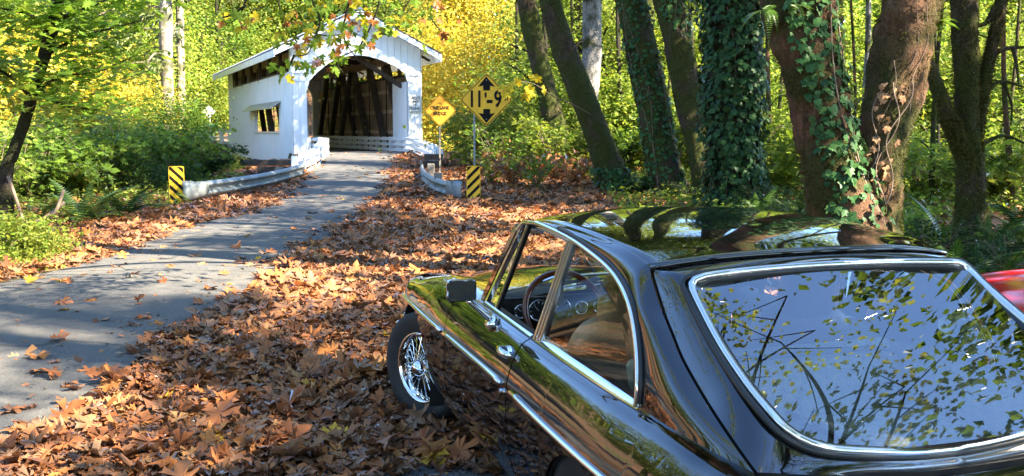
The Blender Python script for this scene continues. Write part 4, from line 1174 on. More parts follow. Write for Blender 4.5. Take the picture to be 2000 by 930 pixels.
    mb = MB(); mb.beam((.07, 0, .595), (.16, 0, .83), 1.02, .05, (1, 0, 0)); mb.build('rear_seat_back', M['carpet'], root, bevel=.015)
    mb = MB(); mb.tube([(.02, .505, .595), (.085, .505, .80), (.10, .40, .815), (.10, -.40, .815), (.085, -.505, .80), (.02, -.505, .595)], .010, 6); mb.build('seat_back_piping', M['trim_black'], root)
    mb = MB(); mb.box((-.31, -.5, .601), (.0, -.06, .635)); mb.build('floor_cover', M['carpet'], root, bevel=.01)
    mb = MB(); mb.beam((-.34, -.035, .612), (.055, -.035, .635), .022, .004, (0, 0, 1)); mb.build('strap', M['trim_black'], root)
    mb = MB(); mb.box((-.10, -.07, .636), (-.04, -.01, .652)); mb.build('strap_buckle', M['chrome'], root, bevel=.003)
    for sd in (1, -1):
        mb = MB(); G2 = []
        for x in np.linspace(-.68, .55, 12): G2.append([(x, .60*sd, .80-(.02 if x < -.3 else 0)), (x, .535*sd, .74), (x, .515*sd, .58)])
        mb.grid(np.array(G2)); mb.build('rear_side_trim', M['carpet'], root, True)
    mb = MB(); mb.box((-.70, -.5, .55), (-.655, .5, .755)); mb.build('tail_trim', M['carpet'], root)
    # windscreen mirror
    mb = MB(); mb.box((1.00, -.10, 1.10), (1.025, .10, 1.15)); mb.build('inside_mirror', M['trim_black'], root, bevel=.01)
    # ---- door mirror
    wm = empty('wing_mirror', (.985, .835, .940), R(-8), root); wm.scale = (.93, .93, .93)
    mb = MB(); n = 28; rows = []
    def rr2(w, h, r, x, k=7):
        out = []
        for cy, cz, a0 in ((w-r, h-r, 0), (-w+r, h-r, 90), (-w+r, -h+r, 180), (w-r, -h+r, 270)):
            for q in range(k): a = R(a0+90*q/(k-1)); out.append((x, cy+r*math.cos(a), cz+r*math.sin(a)))
        return out
    rows = [rr2(.062, .046, .018, -.012), rr2(.064, .048, .019, -.004), rr2(.064, .048, .019, .012), rr2(.055, .041, .017, .034), rr2(.03, .022, .015, .046)]
    rows = [r_ + r_[:1] for r_ in rows]
    mb.grid(np.array(rows), flip=True); mb.add(rows[-1][:-1], [tuple(range(28))]); mb.build('mirror_shell', M['chrome'], wm, True, sharp=60)
    mb = MB(); r_ = rr2(.058, .042, .015, -.0128); mb.add(r_, [tuple(range(27, -1, -1))]); mb.build('mirror_face', M['mirror'], wm)
    mb = MB(); mb.tube(catmull([(.01, -.03, -.045), (.03, -.09, -.10), (.045, -.135, -.145)], 5), [.013]*11, 10); mb.build('mirror_arm', M['chrome'], wm, True)
    mb = MB(); mb.tube([(.045, -.128, -.140), (.05, -.150, -.165)], [.03, .036], 14); mb.build('mirror_foot', M['chrome'], wm, True)
    return root
make_coupe()
# ---------------------------------------------------------------- the red roadster beside it
def make_roadster():
    root = empty('parked_roadster', (5.10, 4.98, -.10), R(180))
    tag(root, 'bright red open roadster parked beside the black coupe', 'car')
    car_lower(root, M['red_paint'], (-.45, 1.30))
    for x, sd in ((FA, 1), (RA, 1), (FA, -1), (RA, -1)): make_wheel(root, x, sd, False)
    front_end(root, None, True)
    seat(root, .34, M['trim_black']); seat(root, -.34, M['trim_black'])
    G = []
    for u in np.linspace(0, 1, 6):
        G.append([np.array((1.37+.115*(1-v*v), v*.60, .835+.03*(1-v*v)))*(1-u)+np.array((1.20+.05*(1-v*v), v*.52, 1.12+.03*(1-v*v)))*u for v in np.linspace(-1, 1, 13)])
    mb = MB(); mb.grid(np.array(G), flip=True); ws = mb.build('windscreen', M['glass'], root, True)
    ed = [g[0] for g in G] + list(G[-1]) + [g[-1] for g in G][::-1]
    mb = MB(); mb.tube(ed, .011, 8); mb.build('screen_frame', M['alu'], ws, True)
    st = empty('steering_wheel', (1.0, .335, .745), 0, root); st.rotation_euler = (0, R(-62), 0)
    mb = MB(); mb.tube([(.195*math.cos(a), .195*math.sin(a), 0) for a in np.linspace(0, 2*math.pi, 33)[:-1]], .0135, 8, closed=True); mb.build('rim', M['trim_black'], st, True)
    mb = MB(); mb.beam((-.185, 0, 0), (.185, 0, 0), .03, .004); mb.build('spoke', M['alu'], st)
    mb = MB(); mb.box((1.15, -.58, .55), (1.3, .58, .83)); mb.build('dashboard', M['trim_black'], root, bevel=.02)
    mb = MB(); mb.box((-.45, -.58, .22), (.0, .58, .74)); mb.build('rear_bulkhead', M['trim_black'], root, bevel=.02)
make_roadster()
# ================================================================ LEAVES
def leaf_poly(kind):
    """flat outline in the xy plane, stalk at the origin, length about 1"""
    if kind == 'maple':                      # bigleaf maple: five deep lobes
        half = [(0, 0), (.10, -.02), (.30, -.10), (.26, .02), (.46, .08), (.34, .18), (.20, .20), (.44, .36), (.62, .40), (.50, .50), (.52, .66), (.34, .58), (.15, .42), (.20, .62), (.28, .72), (.13, .80)]
        tip = (0, 1.05)
    elif kind == 'maple_small':              # fewer points, for many
        half = [(0, 0), (.28, -.08), (.24, .10), (.50, .18), (.22, .26), (.56, .58), (.16, .46), (.22, .72)]
        tip = (0, 1.0)
    elif kind == 'ivy':
        half = [(0, .05), (.14, -.06), (.36, .02), (.46, .22), (.32, .34), (.44, .58), (.20, .60)]
        tip = (0, 1.0)
    else:                                    # plain pointed leaf
        half = [(0, 0), (.20, .25), (.27, .5), (.17, .78)]
        tip = (0, 1.0)
    return half + [tip] + [(-x, y) for x, y in half[:0:-1]]
def leaf_proto(kind, curl=.25, fold=.2, seed=0, rough=0.0):
    r = np.random.default_rng(seed)
    P = np.array(leaf_poly(kind)); c = np.array([[0, .34]])
    A = np.vstack([P, c])
    x, y = A[:, 0], A[:, 1]
    z = fold*np.abs(x) - curl*((y-.35)**2 + x*x) + .16*curl*np.sin(6*x+r.uniform(0, 6))*np.cos(5*y+r.uniform(0, 6))
    if rough:
        z = z + r.normal(size=len(z))*rough*.22; x = x*r.uniform(.75, 1.1) + r.normal(size=len(z))*rough*.12; y = y + r.normal(size=len(z))*rough*.12 + .25*rough*x*x
    n = len(P)
    T = np.array([(i, (i+1) % n, n) for i in range(n)])
    return np.stack([x, y, z], -1), T
def quad_proto():
    return np.array([(0, 0, 0), (.34, .45, .10), (0, 1, 0), (-.34, .45, .10)], float), np.array([(0, 1, 2), (0, 2, 3)])
def rot_mats(n, r, tilt=None, normal=None, spin=None):
    """random frames: columns x, y, z; z round NORMAL (n,3) within TILT"""
    if normal is None: normal = np.tile([0, 0, 1.0], (n, 1))
    z = normal + r.normal(size=(n, 3))*(tilt if tilt is not None else 10)
    z /= np.linalg.norm(z, axis=1, keepdims=True)
    a = r.normal(size=(n, 3)) if spin is None else spin
    y = a - z*(a*z).sum(1, keepdims=True); y /= np.linalg.norm(y, axis=1, keepdims=True)+1e-9
    x = np.cross(y, z)
    return np.stack([x, y, z], -1)
def scatter(protos, P, Rm, S, r):
    """all leaves as arrays: vertices, triangles"""
    Vs, Ts = [], []; off = 0
    which = r.integers(0, len(protos), len(P))
    for k, (V, T) in enumerate(protos):
        i = np.nonzero(which == k)[0]
        if not len(i): continue
        W = np.einsum('nij,vj->nvi', Rm[i], V)*S[i][:, None, None] + P[i][:, None, :]
        Ts.append((T[None] + off + (np.arange(len(i))*len(V))[:, None, None]).reshape(-1, 3)); Vs.append(W.reshape(-1, 3)); off += len(i)*len(V)
    return np.concatenate(Vs), np.concatenate(Ts)

Y1, Y2, Y3 = (.60, .48, .05), (.50, .40, .04), (.68, .58, .16)
G1, G2, G3, G4 = (.075, .135, .018), (.11, .19, .025), (.16, .25, .03), (.32, .38, .08)
DG1, DG2 = (.022, .048, .016), (.035, .070, .020)
M['leaf_yellow'] = leafmat('leaves_yellow', [Y1, Y2, (.38, .38, .04), Y3, (.28, .34, .04), (.55, .33, .03), (.44, .42, .07)], .5)
M['leaf_yg'] = leafmat('leaves_yellow_green', [G3, G4, (.30, .34, .04), G2, (.42, .42, .08), G3, G2, (.24, .32, .06)], .56)
M['leaf_green'] = leafmat('leaves_green', [G1, G2, G3, (.05, .10, .016), G2], .48)
M['leaf_bright'] = leafmat('leaves_bright_green', [G2, G3, G4, G3, (.28, .38, .05), (.36, .44, .10)], .6)
M['leaf_lit'] = leafmat('leaves_layered_green', [(.16, .28, .03), (.22, .36, .04), (.28, .40, .06), (.12, .22, .025)], .55)
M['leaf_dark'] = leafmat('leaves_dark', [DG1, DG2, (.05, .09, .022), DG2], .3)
M['needle'] = leafmat('fir_needles', [(.035, .065, .025), (.055, .09, .03), (.10, .13, .045), (.05, .08, .03)], .3)
M['needle_pale'] = leafmat('pale_fir_needles', [(.16, .20, .08), (.24, .26, .11), (.11, .15, .05)], .35)
M['ivy'] = leafmat('ivy_leaves', [(.026, .070, .022), (.034, .090, .026), (.052, .115, .034), (.018, .048, .018)], .2, gloss=.45)
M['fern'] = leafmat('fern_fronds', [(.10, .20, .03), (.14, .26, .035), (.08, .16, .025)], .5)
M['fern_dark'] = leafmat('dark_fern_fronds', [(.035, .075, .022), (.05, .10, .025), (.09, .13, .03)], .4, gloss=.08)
M['branch_leaf'] = leafmat('overhanging_leaves', [(.14, .24, .025), (.20, .30, .03), (.10, .19, .02), (.50, .36, .03), (.42, .22, .03), (.17, .28, .03), (.20, .07, .03), (.30, .33, .04)], .5)
LITTER = [(0.44, 0.156, 0.046), (0.48, 0.196, 0.056), (0.3, 0.113, 0.046), (0.38, 0.151, 0.056), (0.18, 0.069, 0.032), (0.33, 0.156, 0.076), (0.42, 0.176, 0.064), (0.24, 0.107, 0.053), (0.32, 0.196, 0.113), (0.36, 0.117, 0.038), (0.14, 0.058, 0.03), (0.46, 0.235, 0.091), (0.26, 0.127, 0.068), (0.25, 0.156, 0.095), (0.4, 0.156, 0.053), (0.2, 0.107, 0.064)]
M['litter'] = leafmat('fallen_leaves', LITTER, .15, gloss=.5, tint=(1.2, .9, .5))
M['litter_red'] = leafmat('fallen_leaves_russet', [(.36, .13, .04), (.46, .16, .05), (.26, .09, .04), (.52, .24, .06), (.40, .17, .07)], .15, gloss=.4, tint=(1.2, .9, .5))
M['litter_yellow'] = leafmat('fallen_leaves_yellow', [(.66, .40, .03), (.58, .30, .03), (.68, .46, .08)], .2, gloss=.4)
M['dry_ivy'] = leafmat('dry_ivy_leaves', [(.50, .30, .17), (.42, .22, .11)], .2)
def barkmat(name, c1, c2, moss, mossmix, scale=1.0, stretch=(1, 1, .25)):
    m = Mat(name)
    a = m.noise(13*scale, 8, .7, stretch=stretch); b = m.noise(1.6, 5); c = m.noise(38, 4, .7)
    col = m.ramp(a, [(.32, c1), (.62, c2)])
    mo = m.ramp(c, [(.3, tuple(np.array(moss)*.5)), (.7, tuple(np.array(moss)*1.5))])
    f = m.ramp(b, [(.5-mossmix*.35, (0,)*3), (.62-mossmix*.28, (1,)*3)])
    col = m.mix(f, col, mo)
    h = m.n('ShaderNodeMath', operation='ADD'); m.l(a, h.inputs[0]); m.l(c, h.inputs[1])
    return m.done(m.principled(col, .9, 0, m.bump(h.outputs[0], 1.0, .07), .2))
M['bark_moss'] = barkmat('mossy_bark', (.030, .021, .014), (.125, .088, .058), (.060, .070, .014), .42)
M['bark_brown'] = barkmat('brown_bark', (.055, .030, .017), (.27, .145, .080), (.060, .062, .015), .22)
M['bark_grey'] = barkmat('grey_bark', (.10, .09, .085), (.42, .40, .38), (.06, .065, .02), .1, 1.6, (1, 1, .6))
M['bark_dark'] = barkmat('dark_bark', (.016, .012, .010), (.06, .046, .036), (.03, .034, .010), .3)
M['bark_pale'] = barkmat('pale_bark', (.17, .13, .10), (.40, .33, .27), (.10, .10, .05), .1)
M['moss'] = leafmat('hanging_moss', [(.075, .075, .016), (.11, .10, .022), (.055, .052, .012), (.14, .125, .03)], .35)
M['twig'] = simple('dead_twigs', (.17, .12, .085), .9, var=.4)
M['vine'] = simple('vine_stem', (.20, .14, .10), .9, var=.3)

PR_Q = [quad_proto()]
PR_MAPLE = [leaf_proto('maple', c, f, k) for k, (c, f) in enumerate(((.35, .25), (-.35, .15), (.7, .4), (.1, -.25), (-.7, .1), (.5, -.1)))]
PR_DRY = [leaf_proto('maple', c, f, 20+k, .24) for k, (c, f) in enumerate(((.5, .25), (-.5, .2), (.6, -.15), (.3, .45), (-.6, -.2), (.2, .1), (-.3, .3), (.45, -.3), (.8, .1)))]
PR_DRYS = [leaf_proto('maple_small', c, f, 40+k, .24) for k, (c, f) in enumerate(((.5, .25), (-.5, .2), (.6, -.15), (.3, .4), (-.6, -.2), (.2, .1), (-.3, .3)))]
PR_MS = [leaf_proto('maple_small', c, f, k) for k, (c, f) in enumerate(((.3, .2), (-.4, .1), (.5, .35), (.1, -.2)))]
PR_IVY = [leaf_proto('ivy', c, f, k) for k, (c, f) in enumerate(((.25, .1), (.35, .2), (.1, -.1)))]
PR_LEAF = [leaf_proto('plain', c, f, k) for k, (c, f) in enumerate(((.3, .3), (-.3, .2), (.1, .5)))]

def crown_arrays(seed, rx, ry, rz, clumps, per, size, protos=PR_Q, shell=.55, flat=.5, clump_r=.22, droop=.0):
    r = np.random.default_rng(seed)
    d = r.normal(size=(clumps, 3)); d /= np.linalg.norm(d, axis=1, keepdims=True)
    rad = shell + (1-shell)*r.random(clumps)**.6
    rad *= 1 + .18*np.sin(3*d[:, 0]+seed)*np.cos(4*d[:, 2]+2*d[:, 1])
    c = d*rad[:, None]
    s = clump_r*(.5+r.random(clumps))
    n = r.poisson(per*(s/clump_r)**1.5)
    k = np.repeat(np.arange(clumps), n)
    off = r.normal(size=(len(k), 3))*s[k][:, None]*np.array([1, 1, flat])
    P = (c[k] + off)*np.array([rx, ry, rz])
    P[:, 2] -= droop*np.hypot(off[:, 0]*rx, off[:, 1]*ry)**2
    nrm = d[k]*.5 + np.array([0, 0, .8]); 
    Rm = rot_mats(len(P), r, .55, nrm)
    S = size*(.6+.8*r.random(len(P)))
    return scatter(protos, P, Rm, S, r)
def conifer_arrays(seed, h, rad, layers, size=.5):
    r = np.random.default_rng(seed); P, Y, Z, S = [], [], [], []
    for i in range(layers):
        f = (i+r.random())/layers; z = h*(.12+.88*f); R_ = rad*(1-f)**.8*(.7+.5*r.random())+.25
        for b in range(r.integers(4, 7)):
            a = r.uniform(0, 2*math.pi); n = max(4, int(R_*8))
            for q in np.linspace(.15, 1, n):
                dx = R_*q
                for _ in range(3):
                    P.append((dx*math.cos(a)+r.normal()*.10*R_*q, dx*math.sin(a)+r.normal()*.10*R_*q, z-.28*dx*q+r.normal()*.08))
                    sp = np.array([math.cos(a), math.sin(a), -.5])+r.normal(size=3)*.5; Y.append(sp); S.append(size*(.5+.7*r.random()))
    P, Y, S = np.array(P), np.array(Y), np.array(S)
    Rm = rot_mats(len(P), r, .5, None, Y)
    V = np.array([(0, 0, 0), (.14, .4, .03), (0, 1, -.12), (-.14, .4, .03)]); T = np.array([(0, 1, 2), (0, 2, 3)])
    return scatter([(V, T)], P, Rm, S, r)
def trunk_mesh(name, path, radii, mat, n=14, rough=.12, seed=0, detail=6):
    """tapered tube with lumps, path: 3D points"""
    r = np.random.default_rng(seed)
    P = catmull(path, detail); rad = np.interp(np.linspace(0, 1, len(P)), np.linspace(0, 1, len(radii)), radii)
    m = len(P); ph = r.uniform(0, 6, 6); V = []; prev = None
    for i in range(m):
        d = P[min(i+1, m-1)]-P[max(i-1, 0)]; d /= np.linalg.norm(d)
        if prev is None: x = np.cross(d, [0, 1, .01])
        else: x = prev - d*np.dot(prev, d)
        x /= np.linalg.norm(x); prev = x; y = np.cross(d, x)
        for k in range(n):
            a = 2*math.pi*k/n
            w = 1 + rough*(math.sin(2*a+ph[0]+i*.35)*.5 + math.sin(3*a+ph[1]-i*.5)*.4 + math.sin(5*a+ph[2]+i*.9)*.3) + rough*.35*r.normal()
            V.append(P[i] + (x*math.cos(a)+y*math.sin(a))*rad[i]*w)
    T = []
    for i in range(m-1):
        for k in range(n):
            l = (k+1) % n; T.append((i*n+k, i*n+l, (i+1)*n+l, (i+1)*n+k))
    return mesh_np(name, np.array(V), np.array(T), mat, True, 4), P, rad
def swap_mat(o, mat):
    o.material_slots[0].link = 'OBJECT'; o.material_slots[0].material = mat
CROWN = {}
def crown_mesh(key, *a, **k):
    V, T = crown_arrays(*a, **k); CROWN[key] = mesh_np('crown', V, T, M['leaf_green'])
crown_mesh('a', 1, 3.2, 3.2, 3.0, 130, 105, .165)
crown_mesh('b', 2, 2.8, 3.0, 3.8, 140, 100, .165)
crown_mesh('c', 3, 3.6, 3.2, 2.6, 120, 115, .18)
crown_mesh('d', 4, 2.4, 2.4, 3.6, 110, 100, .14)
crown_mesh('sparse', 7, 3.8, 3.6, 2.6, 15, 760, .135, clump_r=.17, shell=.35)
crown_mesh('gappy', 10, 3.8, 3.6, 2.4, 9, 1000, .125, clump_r=.16, shell=.35)
crown_mesh('fine', 9, 3.6, 3.4, 2.6, 34, 150, .13, PR_MS, clump_r=.15, shell=.35)
crown_mesh('bush', 5, 1.5, 1.5, 1.1, 80, 90, .088, PR_LEAF, .35, .7, .26)
crown_mesh('bush2', 6, 1.3, 1.6, 1.3, 80, 90, .08, PR_LEAF, .35, .7, .26)
crown_mesh('bush3', 8, 1.4, 1.4, 1.0, 70, 75, .105, PR_MS, .35, .6, .28)
for key, sd, h, rd, ly in (('fir', 11, 16, 2.6, 46), ('fir2', 12, 20, 3.0, 56)):
    V, T = conifer_arrays(sd, h, rd, ly); CROWN[key] = mesh_np('crown', V, T, M['needle'])
def simple_trunk(seed, h, r0, lean=.0, limbs=5, mat='bark_dark'):
    r = np.random.default_rng(seed)
    pts = [(0, 0, -.4), (lean*.2+r.normal()*.05, r.normal()*.05, h*.3), (lean*.6+r.normal()*.12, r.normal()*.12, h*.65), (lean, 0, h)]
    me, P, rad = trunk_mesh('trunk', pts, [r0*1.25, r0*.9, r0*.6, r0*.25], M[mat], 9, .08, seed, 4)
    V = [np.array([v.co for v in me.vertices])]; T = [np.array([p.vertices[:] for p in me.polygons])]; off = len(V[0])
    for _ in range(limbs):
        i = r.integers(int(len(P)*.45), len(P)-2); a = r.uniform(0, 6.28); L = h*r.uniform(.2, .34)
        q = [P[i], P[i]+np.array([math.cos(a)*L*.5, math.sin(a)*L*.5, L*.35]), P[i]+np.array([math.cos(a)*L, math.sin(a)*L, L*.55])]
        m2, _, _ = trunk_mesh('limb', q, [rad[i]*.6, rad[i]*.4, .02], None, 6, .05, seed+9, 3)
        v = np.array([v.co for v in m2.vertices]); V.append(v); T.append(np.array([p.vertices[:] for p in m2.polygons])+off); off += len(v)
        bpy.data.meshes.remove(m2)
    bpy.data.meshes.remove(me)
    return mesh_np('trunk', np.concatenate(V), np.concatenate(T), M[mat], True, 4)
TRUNK = {'a': simple_trunk(21, 6.5, .20), 'b': simple_trunk(22, 7.0, .17, .4), 'fir': simple_trunk(23, 15, .26, 0, 0, 'bark_pale'), 'bush': simple_trunk(24, 1.1, .03, .1, 6, 'twig')}
def tree(name, label, cat, group, x, y, ck, mat, scale=1.0, cz=5.5, tk='a', rot=None, zs=1.0, dz=0.0):
    z = float(gz(np.array([x]), np.array([y]))[0])
    rt = empty(name, (x, y, z-.1+dz), random.uniform(0, 6.28) if rot is None else rot)
    tag(rt, label, cat, group)
    t = link('trunk', TRUNK[tk], rt)
    c = link('crown', CROWN[ck], rt); swap_mat(c, M[mat])
    if ck.startswith('fir'): pass
    else: c.location = (0, 0, cz/scale)
    c.scale = (1, 1, zs)
    rt.scale = (scale,)*3
    return rt
def cane_arrays(seed, h, spread, canes, per, size, protos):
    """arching canes with leaves along them: (stem shapes, leaf arrays)"""
    r = np.random.default_rng(seed); mb = MB(); P, D = [], []
    for k in range(canes):
        a = r.uniform(0, 2*math.pi); L = h*r.uniform(.55, 1.15); s0 = r.uniform(0, .25)*spread
        b = np.array([math.cos(a+1)*s0, math.sin(a+1)*s0, 0]); out = spread*r.uniform(.3, 1.0)
        q = [b, b+np.array([math.cos(a)*out*.25, math.sin(a)*out*.25, L*.55]), b+np.array([math.cos(a)*out*.65, math.sin(a)*out*.65, L*.95]), b+np.array([math.cos(a)*out, math.sin(a)*out, L*r.uniform(.7, 1.0)])]
        C_ = catmull(q, 5); mb.tube(C_, np.linspace(.012, .003, len(C_)), 4, cap=False)
        n = r.poisson(per); i = np.minimum((r.random(n)**.75*(len(C_)-1)).astype(int), len(C_)-2); f = r.random(n)[:, None]
        P.append(C_[i]*(1-f)+C_[i+1]*f + r.normal(size=(n, 3))*np.array([.10, .10, .06])*h); D.append(np.tile([math.cos(a), math.sin(a), -.3], (n, 1)))
    P, D = np.concatenate(P), np.concatenate(D)
    Rm = rot_mats(len(P), r, .5, None, D + r.normal(size=D.shape)*.8); S = size*np.exp(r.normal(size=len(P))*.32)
    return mb, scatter(protos, P, Rm, S, r)
CANE = {}
for key, a in (('c1', (61, 1.5, 1.3, 26, 46, .13, PR_MS)), ('c2', (62, 1.3, 1.5, 22, 44, .11, PR_LEAF)), ('c3', (63, 1.8, 1.1, 22, 50, .12, PR_LEAF)), ('c4', (64, 1.0, 1.4, 24, 40, .15, PR_MS))):
    mb_, (V, T) = cane_arrays(*a); CANE[key] = (mb_.mesh('stems', M['twig']), mesh_np('crown', V, T, M['leaf_green']))
# ---------------------------------------------------------------- woods beyond the bridge and the ravine
def clear_of_bridge(x, y, m):
    t, s, _ = b_local(np.array([x, y, 0.])); return not (-m-.5 < t < WID+m and -6 < s < LEN+6)
rg = np.random.default_rng(3)
SEEN_LABELS = {}
def where(px):
    for lim, w in ((-330, 'far outside the frame past the leaning tree'), (-140, 'outside the frame past the leaning tree'), (-20, 'at the very edge beside the leaning tree'), (90, 'behind the dark leaning tree'), (215, 'between the leaning tree and the bare firs'), (315, 'just before the bare pale firs'), (400, 'between the bare firs and the bridge'), (520, 'above the far eave of the bridge'), (640, 'behind the bridge roof'),
                   (800, 'behind the bridge gable'), (865, 'beside the near eave of the bridge'), (915, 'between the portal and the clearance sign'), (965, 'right behind the clearance sign'), (1020, 'just beside the clearance sign'), (1095, 'behind the slender mossy trunk'), (1180, 'behind the lichen trunk'), (1260, 'between the lichen trunk and the thick ivied one'),
                   (1340, 'behind the thick leaning ivied trunk'), (1420, 'behind the brown trunk beside the ivy column'), (1500, 'behind the ivy wrapped trunk'), (1590, 'between the ivy wrapped trunk and forked maple'), (1680, 'behind the ivied stem of the forked maple'), (1760, 'in the fork of the big maple'), (1850, 'between the forked maple and the stub tree'), (1920, 'behind the forked mossy stub tree')):
        if px < lim: return w
    return 'above the red car'
def unique(head, px, tails):
    """head + where it stands + the first tail not used yet there"""
    for t in tails:
        lb = ' '.join((head + ' ' + where(px) + ' ' + t).split())
        if lb not in SEEN_LABELS: SEEN_LABELS[lb] = 1; return lb
    return lb
def woods():
    cols_of = lambda x, y: None
    # near ring: just across the ravine
    L = {'leaf_yellow': 'golden yellow bigleaf maple across the ravine behind the bridge', 'leaf_yg': 'yellow green broadleaf tree across the ravine behind the bridge',
         'leaf_green': 'green broadleaf tree on the slope behind the bridge', 'leaf_bright': 'bright green broadleaf tree behind the mossy trunks'}
    def put(px, py, D, mat, sc, ck=None, zs=1.0, name='broadleaf_tree', label=None, group=None):
        P = at(px, py, D)
        z0 = float(gz(P[:1], P[1:2])[0])
        if not clear_of_bridge(P[0], P[1], 2.6*sc): return
        ck = ck or 'abcd'[rg.integers(0, 4)]
        head = {'leaf_yellow': 'golden maple', 'leaf_yg': 'yellow green tree', 'leaf_green': 'green broadleaf tree', 'leaf_bright': 'bright green tree'}[mat]
        label = unique(('tall ' if label else ('small ' if sc < .9 else '')) + head, px, ('', 'low down' if py > 150 else 'high up', 'standing farther back', 'half hidden by others', 'farthest up the slope'))
        tree(name, label or L[mat], 'tree', group or ('broadleaf trees behind the bridge' if mat != 'leaf_bright' else 'bright trees behind the mossy trunks'), P[0], P[1], ck, mat, sc, max(P[2]-z0, .6), 'ab'[rg.integers(0, 2)], zs=zs)
    # golden mass between the bridge and the mossy trunks
    for px, py, D, sc in ((905, 60, 52, 1.25), (960, -10, 56, 1.3), (880, 170, 50, 1.05), (950, 200, 47, 1.1), (900, 300, 46, .95), (985, 290, 45, 1.0), (930, 360, 40, .8), (1010, 380, 40, .7), (880, 380, 43, .7)):
        put(px, py, D, 'leaf_yellow', sc)
    for px, py, D, sc in ((845, 30, 66, 1.3), (1050, 60, 60, 1.4), (1075, 250, 46, 1.0), (840, 110, 70, 1.2), (1040, 180, 50, 1.0), (1030, 330, 38, .8)):
        put(px, py, D, 'leaf_yg', sc)
    # behind the mossy trunks, right
    for i, px in enumerate(range(1090, 2120, 78)):
        put(px+rg.uniform(-20, 20), 60+rg.uniform(-50, 60), rg.uniform(36, 48), ('leaf_yg', 'leaf_bright', 'leaf_green', 'leaf_yg')[i % 4], rg.uniform(.95, 1.3))
        put(px+rg.uniform(-20, 20), 215+rg.uniform(-40, 40), rg.uniform(28, 36), ('leaf_bright', 'leaf_yg')[i % 2], rg.uniform(.75, 1.0))
    # behind on the left
    for px, py, D, sc, mt in ((40, 190, 36, 1.0, 'leaf_yellow'), (120, 230, 38, .9, 'leaf_yg'), (90, 120, 44, 1.1, 'leaf_yg'), (190, 160, 46, 1.1, 'leaf_yg'), (230, 240, 40, .8, 'leaf_yellow'), (20, 60, 48, 1.3, 'leaf_green'),
                              (160, 40, 56, 1.4, 'leaf_yg'), (270, 90, 60, 1.3, 'leaf_yg'), (390, 200, 62, 1.0, 'leaf_yg'), (300, 210, 50, .9, 'leaf_yg'), (430, 130, 70, 1.2, 'leaf_green'), (500, 40, 76, 1.5, 'leaf_yg'),
                              (580, 20, 78, 1.5, 'leaf_yg'), (440, 230, 66, .9, 'leaf_yg'), (370, 60, 74, 1.3, 'leaf_yg'), (690, -10, 80, 1.6, 'leaf_yg'), (780, 20, 76, 1.5, 'leaf_yg'), (460, 180, 72, 1.1, 'leaf_yg'), (-40, 140, 40, 1.2, 'leaf_green'), (-60, 20, 40, 1.3, 'leaf_yg'),
                              (215, 300, 33, .6, 'leaf_yg'), (120, 320, 31, .6, 'leaf_green'), (330, 290, 36, .6, 'leaf_green')):
        put(px, py, D, mt, sc)
    for px, D in ((-420, 48), (-330, 54), (-240, 50), (-150, 58), (-60, 54), (30, 60), (120, 64), (210, 70), (300, 76), (-500, 40), (-600, 36)):
        put(px, -170+rg.uniform(-40, 40), D, ('leaf_green', 'leaf_yg')[int(D) % 2], 1.7)
    # through the far portal of the bridge
    for px, D, mt in ((500, 84, 'leaf_yellow'), (545, 90, 'leaf_yg'), (600, 88, 'leaf_yellow'), (460, 92, 'leaf_yg'), (650, 92, 'leaf_green')):
        put(px, 200, D, mt, 1.3)
    # hillside firs
    for i in range(46):
        px = -150 + i*50 + rg.uniform(-20, 20); D = rg.uniform(84, 125); P = at(px, 300, D)
        tree('fir_tree', unique('dark hillside fir' if i % 3 else 'pale green hillside fir', px, ('', 'far off', 'behind another fir', 'barely showing')), 'tree', 'firs on the far hillside', P[0], P[1], ('fir', 'fir2')[i % 2], 'needle' if i % 3 else 'needle_pale', rg.uniform(.75, 1.2), tk='fir')
    for i in range(26):
        px = -150 + i*90 + rg.uniform(-30, 30); D = rg.uniform(76, 110)
        put(px, rg.uniform(-60, 120), D, ('leaf_yg', 'leaf_green', 'leaf_yellow')[i % 3], rg.uniform(1.3, 1.8), label='tall broadleaf tree among firs on the far hillside', group='broadleaf trees among the hillside firs')
woods()
